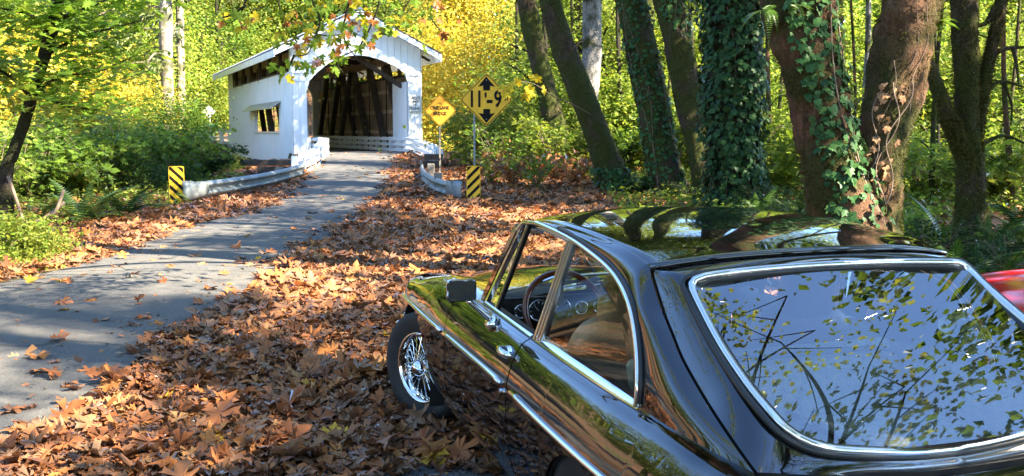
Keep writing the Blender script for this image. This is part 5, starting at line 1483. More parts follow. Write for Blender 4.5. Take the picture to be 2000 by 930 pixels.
# two tall firs with bare pale trunks, left of the bridge
def tall_fir(pts, D, label, seed):
    P3 = [at(px, py, D) for px, py, w in pts]; rad = [w/2*D/F_PX for _, _, w in pts]
    b = P3[-1]; z = float(gz(b[:1], b[1:2])[0]); P3.append(np.array([b[0], b[1], z-.3])); rad.append(rad[-1]*1.2)
    rt = empty('fir_tree', (b[0], b[1], z)); tag(rt, label, 'tree')
    me, P, rd = trunk_mesh('trunk', [p-np.array([b[0], b[1], z]) for p in P3[::-1]], rad[::-1], M['bark_pale'], 12, .06, seed)
    link('trunk', me, rt)
    r = np.random.default_rng(seed); top = P[-1]
    V, T = conifer_arrays(seed, 9, 2.6, 24); V[:, 2] += top[2]-1.5; V[:, :2] += top[:2]
    c = link('crown', mesh_np('crown', V, T, M['needle_pale']), rt)
    for k in range(9):                                 # dead side branches with pale sprays
        i = r.integers(int(len(P)*.35), len(P)-1); a = r.uniform(2.2, 5.2); L = r.uniform(1.5, 3.2)
        q = [P[i], P[i]+np.array([math.cos(a)*L*.5, math.sin(a)*L*.5, .1]), P[i]+np.array([math.cos(a)*L, math.sin(a)*L, -.5])]
        mb = MB(); mb.tube(catmull(q, 4), [.035]*8+[.01], 5); mb.build('branch', M['twig'], rt)
        n = 60; f = r.random(n); Pq = np.array([np.array(q[0])+(np.array(q[2])-q[0])*x for x in f])+r.normal(size=(n, 3))*.12; Pq[:, 2] -= .1
        Vv, Tt = scatter([(np.array([(0, 0, 0), (.1, .4, .03), (0, 1, -.2), (-.1, .4, .03)]), np.array([(0, 1, 2), (0, 2, 3)]))], Pq, rot_mats(n, r, .6, None, r.normal(size=(n, 3))*.4+np.array([math.cos(a), math.sin(a), -.8])), .35+.3*r.random(n), r)
        link('needles', mesh_np('needles', Vv, Tt, M['needle_pale']), rt)
tall_fir([(320, -60, 27), (324, 60, 26), (327, 160, 24), (330, 250, 24)], 42, 'tall fir with pale bare trunk and dead side branches left of the bridge', 31)
tall_fir([(350, -60, 15), (352, 80, 15), (356, 250, 17)], 46, 'slimmer fir with pale trunk just beside the tall bare fir', 32)
# ================================================================ NEAR TREES
def px_path(pts, D, tilt=0.0):
    P = []; rad = []
    for px, py, w in pts:
        d = D if not hasattr(D, '__len__') else D[len(P)]
        P.append(at(px, py, d)); rad.append(w/2*d/F_PX)
    return P, rad
NEAR = {}
def near_trunk(key, stems, label, mat, crown=None, seed=0, cat='tree', rough=.10):
    """stems: list of (pixel path from top to bottom, distance); the stems of one tree share a root"""
    P0, r0 = px_path(*stems[0]); b = P0[-1]; zb = float(gz(b[:1], b[1:2])[0])
    rt = empty('tree', (b[0], b[1], zb)); tag(rt, label, cat)
    o = np.array([b[0], b[1], zb]); out = []
    for k, (pts, D) in enumerate(stems):
        P, rad = px_path(pts, D)
        e = P[-1]; 
        if e[2] > zb: P.append(np.array([e[0], e[1], zb-.25])); rad.append(rad[-1]*1.25)
        # carry on above the frame
        d = P[0]-P[1]; d /= np.linalg.norm(d); top = [P[0] + d*4.5 + np.array([0, 0, 1.]), P[0] + d*2.2]
        P = top + P; rad = [rad[0]*.45, rad[0]*.8] + rad
        me, Q, rd = trunk_mesh('trunk', [p-o for p in P[::-1]], rad[::-1], M[mat], 20, rough, seed+k, 7)
        link('trunk', me, rt); out.append((Q+o, rd))
    if crown:
        for (ck, m, sc, off) in crown:
            c = link('crown', CROWN[ck], rt); swap_mat(c, M[m]); c.location = (out[0][0][-1]-o) + np.array(off); c.scale = (sc,)*3; c.rotation_euler = (0, 0, seed)
    NEAR[key] = (rt, o, out)
    return rt
near_trunk('A', [([(1022, -30, 36), (1040, 60, 38), (1068, 180, 40), (1090, 280, 44), (1106, 352, 62)], 27.5)], 'slender mossy trunk nearest the clearance sign, leaning slightly', 'bark_moss', [('a', 'leaf_yg', .9, (0, 0, 0))], 41)
near_trunk('B', [([(1062, -40, 40), (1090, 60, 43), (1130, 170, 50), (1170, 270, 52), (1205, 365, 58), (1220, 400, 80)], 21.5)], 'strongly leaning mossy trunk in front of the pale lichen trunk', 'bark_moss', [('b', 'leaf_yg', .9, (0, 0, .5))], 42)
near_trunk('C', [([(1157, -30, 38), (1155, 110, 36), (1150, 250, 30), (1146, 372, 38)], 26)], 'straight pale trunk patched with white lichen between two mossy trunks', 'bark_grey', [('d', 'leaf_yg', .9, (0, 0, 1))], 43)
near_trunk('D', [([(1222, -40, 62), (1244, 60, 60), (1268, 170, 62), (1290, 290, 64), (1308, 375, 72), (1314, 402, 98)], 20.5)], 'thick mossy leaning trunk with scattered ivy, fourth from the clearance sign', 'bark_moss', [('c', 'leaf_yg', .85, (0, 0, 1))], 44)
near_trunk('E', [([(1300, -30, 58), (1322, 80, 56), (1344, 190, 52), (1366, 300, 46), (1384, 400, 52)], 19.8)], 'brown mossy trunk just beside the tree wrapped in ivy', 'bark_moss', [('a', 'leaf_yg', .8, (0, 0, 1.5))], 45)
near_trunk('F', [([(1425, -40, 100), (1430, 100, 92), (1432, 250, 88), (1438, 360, 92), (1440, 412, 120)], 17.5)], 'stout trunk almost wholly wrapped in dark ivy', 'bark_dark', [('b', 'leaf_green', .9, (0, 0, 1.5))], 46)
near_trunk('G', [([(1550, -30, 136), (1566, 60, 126), (1590, 160, 112), (1610, 260, 106), (1628, 340, 114), (1652, 430, 136), (1674, 520, 190)], 8.6),
                 ([(1788, -40, 112), (1768, 60, 110), (1750, 160, 108), (1726, 260, 98), (1713, 350, 86), (1707, 430, 98), (1690, 520, 130)], 8.7)], 'big brown maple forking low into two leaning trunks, ivy on one', 'bark_brown', [('fine', 'leaf_yg', .9, (0, 0, 2))], 47)
near_trunk('I', [([(1882, -30, 48), (1886, 100, 46), (1889, 200, 46), (1893, 300, 46), (1897, 400, 54), (1900, 480, 70)], 12),
                 ([(1962, -30, 22), (1938, 90, 24), (1916, 190, 27), (1902, 270, 32), (1898, 330, 36)], 12),
                 ([(1842, 198, 26), (1858, 240, 34), (1876, 285, 34), (1890, 340, 34)], [11.9]*4)], 'thin mossy tree with forked stems and a broken stub behind the red car', 'bark_moss', [('d', 'leaf_yg', .8, (0, 0, 1.5))], 48)
# slim saplings and leaning poles deeper in the wood
for k, (x0, x1, D, w) in enumerate(((1118, 1100, 31, 7), (1205, 1228, 30, 9), (1212, 1190, 33, 6), (1330, 1296, 27, 7), (1345, 1352, 30, 9), (1500, 1512, 24, 9), (1535, 1505, 26, 7), (1555, 1560, 29, 8), (1660, 1668, 21, 6), (1845, 1820, 20, 9), (1820, 1832, 25, 7), (1960, 1975, 19, 10), (1995, 1950, 23, 7), (1010, 1022, 33, 7), (1072, 1062, 35, 8))):
    P, rad = px_path([(x0, -40, w*.8), ((x0+x1)/2+6*(-1)**k, 170, w), (x1, 360, w*1.2)], D); b = P[-1]; zb = float(gz(b[:1], b[1:2])[0]); rt = empty('sapling', (b[0], b[1], zb)); tag(rt, unique('slim bare trunk', x1, ('', 'leaning', 'farther back')), 'tree', 'slim trunks deeper in the wood')
    o = np.array([b[0], b[1], zb]); P.append(np.array([b[0], b[1], zb-.2])); rad.append(rad[-1]); d = P[0]-P[1]; d /= np.linalg.norm(d); P = [P[0]+d*3] + P; rad = [rad[0]*.5] + rad
    me, Q, _ = trunk_mesh('trunk', [p-o for p in P[::-1]], rad[::-1], M[('bark_moss', 'bark_dark', 'bark_brown')[k % 3]], 8, .1, 300+k, 5); link('trunk', me, rt)
    rr = np.random.default_rng(k); mb = MB(); pp = []
    for _ in range(7):
        i = rr.integers(len(Q)//4, len(Q)-2); a = rr.uniform(0, 6.28); L = rr.uniform(.6, 1.6); C_ = catmull([Q[i], Q[i]+np.array([math.cos(a)*L*.5, math.sin(a)*L*.5, .25*L]), Q[i]+np.array([math.cos(a)*L, math.sin(a)*L, rr.uniform(-.1, .4)*L])], 4); mb.tube(C_, np.linspace(.025, .006, len(C_)), 4, cap=False); pp.append(C_[-4:].repeat(7, 0)+rr.normal(size=(28, 3))*.14)
    mb.build('branches', M['bark_dark'], rt); pp = np.concatenate(pp); V, T = scatter(PR_MS, pp, rot_mats(len(pp), rr, .5), .15*(.6+.7*rr.random(len(pp))), rr); link('foliage', mesh_np('foliage', V, T, M[('leaf_bright', 'leaf_yg')[k % 2]]), rt)
# pale thin trunk seen between the two big stems
near_trunk('J', [([(1697, -30, 11), (1695, 90, 11), (1690, 200, 12), (1686, 330, 13)], 24)], 'thin pale trunk seen between the stems of the big forked maple', 'bark_grey', [('d', 'leaf_bright', .7, (0, 0, .5))], 49)
near_trunk('K', [([(1128, -30, 30), (1130, 120, 30), (1132, 300, 34)], 33)], 'dark trunk half hidden behind the leaning mossy trunk', 'bark_dark', [('d', 'leaf_yg', .9, (0, 0, 1))], 50)
# mossy side branches of tree I
rt, o, out = NEAR['I']; r = np.random.default_rng(5)
for path, w in (([(1930, 110), (1965, 95), (2010, 92)], 14), ([(1912, 200), (1950, 160), (2000, 170)], 12), ([(1905, 290), (1960, 265), (2010, 285)], 11), ([(1945, 15), (1925, 45), (1893, 52)], 16), ([(1978, 93), (1986, 130), (1990, 175)], 9), ([(1962, 163), (1976, 205), (1974, 245)], 8)):
    P = catmull([at(x, y, 12)-o for x, y in path], 5); mb = MB(); mb.tube(P, np.linspace(w/2, w/7, len(P))*12/F_PX, 7); mb.build('branch', M['bark_moss'], rt, True)
def moss_fringe(key, per_m, size, seed, k=0, side=None):
    """short hanging moss tufts hugging a stem; one part, nobody could count them"""
    rt, o, out = NEAR[key]; Q, rd = out[k]; r = np.random.default_rng(seed)
    n = int(per_m*np.linalg.norm(np.diff(Q, axis=0), axis=1).sum())
    i = r.integers(0, len(Q)-1, n); f = r.random(n)[:, None]; c = Q[i]*(1-f)+Q[i+1]*f; a = r.uniform(0, 2*math.pi, n)
    if side is not None: a = side + r.normal(size=n)*.7
    d = np.stack([np.cos(a), np.sin(a), np.zeros(n)], -1); P = c + d*(rd[i]*.99)[:, None] - o
    V = np.array([(0, 0, 0), (.16, .35, .05), (0, 1, 0), (-.16, .35, .05)]); T = np.array([(0, 1, 2), (0, 2, 3)])
    Rm = rot_mats(n, r, .5, None, d*.55+np.array([0, 0, -.9])+r.normal(size=(n, 3))*.25)
    Vv, Tt = scatter([(V, T)], P, Rm, size*(.5+r.random(n)), r)
    m = link('moss', mesh_np('moss', Vv, Tt, M['moss']), rt); m['kind'] = 'stuff'
for key, n, sz, k in (('B', 420, .065, 0), ('D', 320, .065, 0), ('A', 300, .065, 0), ('E', 300, .06, 0), ('G', 1300, .030, 0), ('G', 1300, .030, 1), ('I', 1100, .040, 0), ('I', 1000, .040, 1), ('I', 1500, .040, 2)):
    moss_fringe(key, n, sz, 60+ord(key)+k, k)
# ---------------------------------------------------------------- ivy
IVY_ME = [mesh_np('leaf', *p, M['ivy']) for p in PR_IVY]
DRY_ME = mesh_np('leaf', *PR_IVY[0], M['dry_ivy'])
def ivy(key, k, n_parts, n_more, size, zr, label, seed, az=None, spread=3.2, out=.05, dry=0):
    rt, o, st = NEAR[key]; Q, rd = st[k]; r = np.random.default_rng(seed)
    base = Q[0]; iv = empty('ivy', tuple(o)); tag(iv, label, 'ivy')
    z = Q[:, 2]; n = n_parts+n_more
    zz = r.uniform(zr[0], zr[1], n); zz.sort()
    c = np.stack([np.interp(zz, z, Q[:, q]) for q in range(3)], -1); rr_ = np.interp(zz, z, rd)
    toward = math.atan2(-base[1], -base[0]) if az is None else az   # side that faces the road and camera
    a = toward + r.uniform(-1, 1, n)*spread/2
    d = np.stack([np.cos(a), np.sin(a), np.zeros(n)], -1)
    lump = .5 + .5*np.sin(zz*2.1+seed)*np.cos(a*2+zz)
    P = c + d*(rr_*1.02 + out*(.3+1.3*lump)*r.random(n))[:, None] - o
    nrm = d + np.array([0, 0, .35])
    Rm = rot_mats(n, r, .35, nrm, np.array([0, 0, -1.0])+r.normal(size=(n, 3))*.6)
    S = size*(.55+.7*r.random(n))
    order = r.permutation(n)
    for q in order[:n_parts]:
        lf = link('leaf', IVY_ME[q % 3] if not (dry and r.random() < dry) else DRY_ME, iv)
        m4 = Matrix([list(Rm[q][0])+[0], list(Rm[q][1])+[0], list(Rm[q][2])+[0], [0, 0, 0, 1]])
        lf.matrix_local = Matrix.Translation(P[q]) @ m4 @ Matrix.Scale(S[q], 4)
    if n_more:
        q = order[n_parts:]; V, T = scatter(PR_IVY, P[q], Rm[q], S[q], r); m = link('leaves', mesh_np('leaves', V, T, M['ivy']), iv); m['kind'] = 'stuff'
    for w in range(3):                                      # stems climbing the bark
        a0 = toward + r.uniform(-.4, .4)*spread; zs = np.linspace(max(zr[0], z[0]+.1), zr[1], 12); pts = []
        for q, h in enumerate(zs):
            aa = a0 + .25*math.sin(q*.8+w*2); cc = np.array([np.interp(h, z, Q[:, t]) for t in range(3)]); pts.append(cc + np.array([math.cos(aa), math.sin(aa), 0])*(np.interp(h, z, rd)*1.05+.01)-o)
        mb = MB(); mb.tube(catmull(pts, 3), .006, 5); mb.build('stem', M['vine'], iv, True)
ivy('F', 0, 300, 4200, .125, (-.05, 6.2), 'dense dark ivy wrapping the stout trunk from ground to frame top', 71, spread=5.0, out=.22)
ivy('D', 0, 280, 420, .105, (.1, 5.6), 'scattered ivy climbing the thick leaning mossy trunk', 72, spread=3.0, out=.05)
ivy('E', 0, 120, 60, .12, (3.6, 5.8), 'ivy patch high on the brown trunk beside the stout one', 73, az=R(-60), spread=2.6, out=.08)
ivy('B', 0, 120, 120, .12, (-.05, .75), 'low ivy clump around the foot of the strongly leaning trunk', 74, spread=4.5, out=.25)
ivy('G', 0, 300, 420, .088, (.05, 3.5), 'broad glossy ivy up one stem of the big forked maple', 75, az=R(-55), spread=2.5, out=.07)
ivy('G', 1, 40, 0, .075, (.9, 2.0), 'sparse dry ivy trail on the brown leafless stem of the forked maple', 76, az=R(-110), spread=1.0, out=.02, dry=.85)
rt, o, st = NEAR['G']; Q, rd = st[1]
for s_, (za, zb2, da) in enumerate(((2.1, 3.4, .2), (1.0, 2.2, -.25), (1.7, 2.7, .55))):
    pts = []
    for q, h in enumerate(np.linspace(za, zb2, 9)):
        aa = R(-105) + da + .16*math.sin(q*1.1+s_); cc = np.array([np.interp(h, Q[:, 2], Q[:, t]) for t in range(3)]); pts.append(cc + np.array([math.cos(aa), math.sin(aa), 0])*(np.interp(h, Q[:, 2], rd)*1.06)-o)
    mb = MB(); mb.tube(catmull(pts, 3), .0035, 5); mb.build('vine', M['vine'], rt, True)
# ---------------------------------------------------------------- ferns
def frond_mesh(name, mat, L=1.0, n=22, droop=.5, w=.17, seed=0):
    mb = MB(); r = np.random.default_rng(seed); pts = []
    for i in range(n+1):
        f = i/n; pts.append(np.array([0, L*f*(1-.15*f*droop), L*(.35*f-droop*f*f)]))
    for i in range(1, n):
        f = i/n; wd = w*L*min(1, f*5)*(1-f)**.75*1.25; p = pts[i]; b = L/n*.8
        for sd in (-1, 1):
            q = p + np.array([sd*wd, wd*.35, -.12*wd])
            mb.add([p-np.array([0, b*.45, 0]), p+np.array([0, b*.45, 0]), q+np.array([0, b*.15, 0]), (p+q)/2+np.array([0, -b*.5, .01])], [(0, 1, 2), (0, 2, 3)])
    mb.tube(pts, .004*L, 4, cap=False)
    return mb.mesh(name, mat)
FROND = [frond_mesh('frond', M['fern'], 1, 22, d, .17, k) for k, d in enumerate((.35, .6, .9))]
def fern(name, loc, n, L, label, mat='fern', seed=0, up=1.0, group=None, hang=0.0, az=None):
    r = np.random.default_rng(seed); rt = empty(name, tuple(loc)); tag(rt, label, 'fern', group)
    for k in range(n):
        f = link('frond', FROND[k % 3], rt); swap_mat(f, M[mat])
        a = (2*math.pi*k/n + r.normal()*.25) if az is None else az + r.normal()*.6
        f.rotation_euler = (R(r.uniform(10, 55))*up - hang, 0, a); s = L*r.uniform(.7, 1.1); f.scale = (s, s, s)
    return rt
def gfern(px, py, D, n, L, label, mat='fern', seed=0, group=None):
    P = at(px, py, D); z = float(gz(P[:1], P[1:2])[0]); return fern('fern', (P[0], P[1], z), n, L, label, mat, seed, group=group)
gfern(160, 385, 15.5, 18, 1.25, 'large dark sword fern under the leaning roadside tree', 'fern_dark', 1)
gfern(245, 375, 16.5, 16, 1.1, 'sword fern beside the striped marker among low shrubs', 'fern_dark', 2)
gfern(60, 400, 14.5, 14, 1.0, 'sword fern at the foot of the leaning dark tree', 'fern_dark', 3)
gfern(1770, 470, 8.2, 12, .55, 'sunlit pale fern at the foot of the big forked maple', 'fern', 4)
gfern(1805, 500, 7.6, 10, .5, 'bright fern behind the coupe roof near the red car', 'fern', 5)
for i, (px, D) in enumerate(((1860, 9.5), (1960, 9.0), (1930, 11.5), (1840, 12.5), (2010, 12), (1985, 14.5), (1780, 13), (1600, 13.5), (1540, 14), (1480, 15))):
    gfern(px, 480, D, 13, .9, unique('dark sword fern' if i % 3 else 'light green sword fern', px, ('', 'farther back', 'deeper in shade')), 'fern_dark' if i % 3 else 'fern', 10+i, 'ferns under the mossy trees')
def lic(px, py, D, n, L, label, seed, az):
    P = at(px, py, D); fern('trunk_fern', tuple(P), n, L, label, 'fern', seed, .5, None, .5, az)
lic(1500, 20, 8.3, 9, .34, 'light green fern tuft hanging high from the ivy stem of the forked maple', 81, R(150))
lic(1545, 10, 8.2, 5, .26, 'small fern tuft hanging in front of the forked maple', 82, R(-100))
lic(1835, 40, 8.6, 8, .26, 'fern tuft growing on the leafless stem of the forked maple', 83, R(-30))
# ---------------------------------------------------------------- left: leaning dark tree with maple leaves
near_trunk('L', [([(118, -30, 24), (106, 40, 23), (86, 110, 23), (66, 180, 21), (42, 255, 20), (26, 300, 22), (10, 350, 26)], 12.5)], 'dark leaning roadside tree with layered green maple leaves', 'bark_dark', None, 51)
rt, o, out = NEAR['L']; r = np.random.default_rng(52)
LB = []
for path in ([(86, 110), (140, 80), (200, 60), (280, 40)], [(106, 40), (160, 20), (230, -10), (300, -30)], [(66, 180), (120, 150), (190, 140), (260, 110)], [(100, 60), (60, 30), (20, 20), (-40, 10)], [(60, 190), (20, 150), (-20, 130), (-70, 120)], [(118, -20), (150, -40), (190, -60), (240, -90)], [(70, 165), (110, 200), (150, 210), (190, 215)]):
    dd = r.uniform(11.6, 13.4); P = catmull([at(x, y, 12.5+(dd-12.5)*i/3)-o for i, (x, y) in enumerate(path)], 6); LB.append(P)
    mb = MB(); mb.tube(P, np.linspace(.028, .008, len(P)), 6); mb.build('branch', M['bark_dark'], rt, True)
Ps, Ns = [], []
for P in LB:
    n = 230; f = r.random(n)**.7*(len(P)-1); i = np.minimum(f.astype(int), len(P)-2)
    c = P[i] + (P[i+1]-P[i])*(f-i)[:, None]; Ps.append(c + r.normal(size=(n, 3))*np.array([.28, .35, .12]))
Ps = np.concatenate(Ps); Rm = rot_mats(len(Ps), r, .30)
V, T = scatter(PR_MS, Ps, Rm, .16*(.6+.7*r.random(len(Ps))), r); link('foliage', mesh_np('foliage', V, T, M['leaf_lit']), rt)
# ---------------------------------------------------------------- overhanging branch at the top, before the bridge
br = empty('overhanging_branch', tuple(at(700, -120, 8.0))); tag(br, 'leafy maple branch with green, yellow and rust leaves hanging over the bridge gable', 'branch')
o = np.array(br.location); r = np.random.default_rng(91)
twigs = []
BOUGH = catmull([(2.25, 8.62, 4.9), (1.2, 8.5, 5.0), (-.3, 8.2, 4.6), (-1.6, 7.8, 4.25), (-2.9, 7.3, 3.95)], 8)
mb = MB(); mb.tube(BOUGH-o, np.linspace(.07, .018, len(BOUGH)), 8); mb.build('bough', M['bark_moss'], br, True)
for path, D in (([(752, -60), (742, 0), (727, 45), (706, 85), (690, 100), (640, 118), (590, 125)], 8.0), ([(600, -60), (610, 0), (625, 40), (612, 80), (600, 105), (575, 110)], 7.6), ([(820, -60), (800, 0), (770, 40), (758, 60)], 8.3), ([(690, -60), (682, 0), (670, 60), (682, 95), (697, 112)], 7.8),
                ([(860, -60), (845, 0), (840, 30), (860, 60), (872, 75)], 8.6), ([(500, -60), (480, 0), (468, 30), (450, 45)], 7.4), ([(560, -60), (545, 10), (575, 50), (640, 70), (690, 60)], 8.2), ([(640, -60), (650, -10), (660, 20), (720, 25), (790, 20)], 8.4), ([(575, 108), (565, 130), (560, 140)], 7.6), ([(650, 95), (660, 130), (668, 140), (672, 145)], 7.9), ([(440, -60), (430, 0), (425, 20)], 7.4), ([(480, 10), (450, 30), (425, 35)], 7.3)):
    pts = [at(x, y, D+.05*i) for i, (x, y) in enumerate(path)]
    if path[0][1] == -60: pts = [BOUGH[int(np.argmin(np.linalg.norm(BOUGH-(pts[0]+np.array([.3, 0, .3])), axis=1)))]] + pts
    P = catmull(pts, 5)-o; twigs.append((P, D))
    mb = MB(); mb.tube(P, np.linspace(.012, .004, len(P)), 5); mb.build('twig', M['bark_dark'], br, True)
BL = [mesh_np('leaf', *p, M['branch_leaf']) for p in PR_MAPLE[:4]]
spots = []
def blob(cx, cy, sx, sy, n, D): 
    for _ in range(n): spots.append((cx+r.normal()*sx, cy+r.normal()*sy, D+r.normal()*.25))
blob(640, 28, 52, 24, 70, 7.9); blob(690, 70, 45, 20, 26, 8.0); blob(600, 85, 28, 18, 26, 7.7); blob(760, 30, 48, 20, 44, 8.3); blob(840, 20, 28, 18, 20, 8.5); blob(600, 125, 22, 10, 14, 7.6); blob(560, 130, 10, 8, 5, 7.6); blob(870, 70, 10, 7, 5, 8.6)
blob(470, 30, 28, 14, 11, 7.4); blob(440, 45, 20, 8, 5, 7.4); blob(745, 55, 22, 12, 12, 8.2); blob(660, 118, 20, 10, 8, 7.9); blob(640, 132, 8, 4, 2, 7.9); blob(560, 50, 16, 14, 8, 8.1); blob(700, -10, 120, 14, 40, 8.1)
BLM = {'g': leafmat('branch_leaves_green', [(.12, .22, .025), (.17, .27, .03), (.09, .17, .02)], .5), 'y': leafmat('branch_leaves_yellow', [(.52, .40, .03), (.44, .38, .03)], .5), 'r': leafmat('branch_leaves_rust', [(.34, .14, .03), (.22, .07, .03), (.40, .20, .03)], .4)}
for k, (px, py, D) in enumerate(spots[:300]):
    P = at(px, py, D)-o; lf = link('leaf', BL[k % 4], br)
    kind = 'r' if (px < 520 and r.random() < .6) or (px > 850 and r.random() < .6) or r.random() < .10 else ('y' if r.random() < .27 else 'g')
    swap_mat(lf, BLM[kind])
    Rm = rot_mats(1, r, .8, np.array([[0, -.75, .6]]), np.array([[r.normal()*.7, .1, -1.0]]))[0]
    m4 = Matrix([list(Rm[0])+[0], list(Rm[1])+[0], list(Rm[2])+[0], [0, 0, 0, 1]])
    lf.matrix_local = Matrix.Translation(P) @ m4 @ Matrix.Scale(.09*r.uniform(.55, 1.15), 4)
# yellow sprig in front of the clearance sign
sp = empty('maple_sprig', tuple(at(1156, 225, 21.3))); tag(sp, 'thin twig with yellow maple leaves reaching in front of the clearance sign', 'branch'); o = np.array(sp.location)
mb = MB(); mb.tube(catmull([at(x, y, d)-o for x, y, d in ((1156, 225, 21.3), (1120, 205, 20), (1080, 188, 18.6), (1045, 165, 17.6), (1010, 160, 17), (985, 170, 16.6))], 5), np.linspace(.016, .004, 26), 5); mb.build('twig', M['twig'], sp)
for px, py in ((1012, 155), (1030, 168), (1045, 150), (1000, 172), (1022, 182), (1050, 185), (985, 168), (1060, 168), (1036, 176), (992, 180), (1052, 148), (1000, 160)):
    lf = link('leaf', BL[int(px) % 4], sp); swap_mat(lf, BLM['y' if px % 3 else 'g'])
    Rm = rot_mats(1, r, .5, np.array([[0, -.7, .6]]), np.array([[r.normal()*.7, 0, -1.0]]))[0]
    lf.matrix_local = Matrix.Translation(at(px, py, 16.6+(px-985)/75+r.normal()*.12)-o) @ Matrix([list(Rm[0])+[0], list(Rm[1])+[0], list(Rm[2])+[0], [0, 0, 0, 1]]) @ Matrix.Scale(.19*r.uniform(.7, 1.1), 4)
# ---------------------------------------------------------------- shrubs
def shrub(px, py, D, ck, mat, sc, label, group=None, zs=1.0, dz=.55):
    P = at(px, py, D); z = float(gz(P[:1], P[1:2])[0])
    rt = empty('shrub', (P[0], P[1], z-.05), random.uniform(0, 6.28)); tag(rt, label, 'shrub', group)
    if ck in CANE:
        link('stems', CANE[ck][0], rt); c = link('crown', CANE[ck][1], rt); swap_mat(c, M[mat]); rt.scale = (sc, sc, sc*zs); return rt
    link('stems', TRUNK['bush'], rt); c = link('crown', CROWN[ck], rt); swap_mat(c, M[mat]); c.location = (0, 0, dz+.25); c.scale = (1, 1, zs); rt.scale = (sc,)*3
    return rt
shrub(15, 450, 11.0, 'bush3', 'leaf_yg', .40, 'low yellow green bramble at the road edge in the sun', dz=.35)
shrub(70, 462, 11.6, 'bush', 'leaf_yg', .25, 'small sunlit bramble just beside the road edge bramble', dz=.3)
for i, (px, D, ck, mt, sc, lab) in enumerate((
    (196, 22, 'c1', 'leaf_green', .95, 'arching green cane shrub, second behind the long guardrail from the leaning tree'), (250, 22.8, 'c3', 'leaf_bright', .9, 'upright bright green shrub behind the sword fern beside the marker'), (305, 24, 'c2', 'leaf_green', 1.1, 'green cane shrub directly behind the marker of the long guardrail'),
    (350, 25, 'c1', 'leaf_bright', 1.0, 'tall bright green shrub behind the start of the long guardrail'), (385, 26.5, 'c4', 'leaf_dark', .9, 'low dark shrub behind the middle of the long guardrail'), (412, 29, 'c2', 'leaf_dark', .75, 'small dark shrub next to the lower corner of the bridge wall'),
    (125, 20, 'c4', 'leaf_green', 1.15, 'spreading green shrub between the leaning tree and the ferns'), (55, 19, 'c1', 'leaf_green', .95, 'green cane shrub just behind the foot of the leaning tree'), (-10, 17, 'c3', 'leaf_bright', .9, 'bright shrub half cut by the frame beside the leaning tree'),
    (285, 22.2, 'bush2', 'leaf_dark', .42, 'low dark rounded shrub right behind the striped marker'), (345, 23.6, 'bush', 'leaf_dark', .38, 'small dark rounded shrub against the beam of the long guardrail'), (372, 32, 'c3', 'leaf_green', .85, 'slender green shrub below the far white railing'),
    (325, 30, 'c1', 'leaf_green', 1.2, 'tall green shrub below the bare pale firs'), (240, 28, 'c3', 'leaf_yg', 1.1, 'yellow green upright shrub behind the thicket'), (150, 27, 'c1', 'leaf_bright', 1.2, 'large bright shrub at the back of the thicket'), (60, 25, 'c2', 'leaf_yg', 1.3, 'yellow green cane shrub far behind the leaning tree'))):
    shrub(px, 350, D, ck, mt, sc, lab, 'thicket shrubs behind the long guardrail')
shrub(452, 340, 29, 'bush', 'leaf_bright', .32, 'small bright leafy shrub at the corner of the bridge wall')
for i, px in enumerate(range(945, 2080, 36)):
    D = (29, 27, 32)[i % 3] + rg.uniform(-1.5, 1.5)
    if px > 1420: D = (19.5, 22.5, 26)[i % 3] + rg.uniform(-1, 1)
    shrub(px, 380, D, ('c1', 'c2', 'c3', 'c4')[i % 4], ('leaf_bright', 'leaf_yg', 'leaf_green')[(i*2) % 3] if px > 1150 else ('leaf_yg', 'leaf_green')[i % 2], rg.uniform(.8, 1.15), unique('arching cane shrub', px, ('', 'a little deeper', 'deeper in the wood', 'deepest of them')), 'undergrowth shrubs below the mossy trunks')
for i, px in enumerate(range(1150, 2100, 56)):
    D = rg.uniform(28, 34); shrub(px, 330, D, ('bush', 'c3', 'bush2', 'c1')[i % 4], ('leaf_bright', 'leaf_yg')[i % 2], rg.uniform(1.4, 1.9), unique('tall bright shrub', px, ('', 'farther back', 'farthest back')), 'tall undergrowth shrubs behind the mossy trunks')
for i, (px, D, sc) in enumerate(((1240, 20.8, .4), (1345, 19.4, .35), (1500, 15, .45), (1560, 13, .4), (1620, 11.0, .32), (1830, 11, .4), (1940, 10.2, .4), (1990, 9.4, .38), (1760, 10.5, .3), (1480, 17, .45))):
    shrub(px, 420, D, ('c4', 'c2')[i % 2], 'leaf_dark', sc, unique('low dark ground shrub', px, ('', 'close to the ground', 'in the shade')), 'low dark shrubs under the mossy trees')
# red-brown brush near the clearance sign, bare twigs with russet leaves
def brush(px, D, label, seed, h=1.2):
    P = at(px, 380, D); z = float(gz(P[:1], P[1:2])[0]); rt = empty('dry_brush', (P[0], P[1], z)); tag(rt, label, 'bush', 'dry brush beside the signs'); r = np.random.default_rng(seed)
    mb = MB(); pp = []
    for k in range(26):
        a = r.uniform(0, 6.28); L = h*r.uniform(.6, 1.3); q = [(0, 0, 0), (math.cos(a)*L*.3, math.sin(a)*L*.3, L*.55), (math.cos(a)*L*.7, math.sin(a)*L*.7, L*.8)]
        C_ = catmull(q, 4); mb.tube(C_, .007, 4, cap=False); pp += [C_[i]+r.normal(size=3)*.08 for i in r.integers(2, len(C_), 7)]
    mb.build('twigs', M['twig'], rt)
    pp = np.array(pp); V, T = scatter(PR_MS, pp, rot_mats(len(pp), r, .8), .12*(.6+.7*r.random(len(pp))), r); c = link('foliage', mesh_np('foliage', V, T, M['litter_red'] if seed % 2 else M['leaf_yg']), rt)
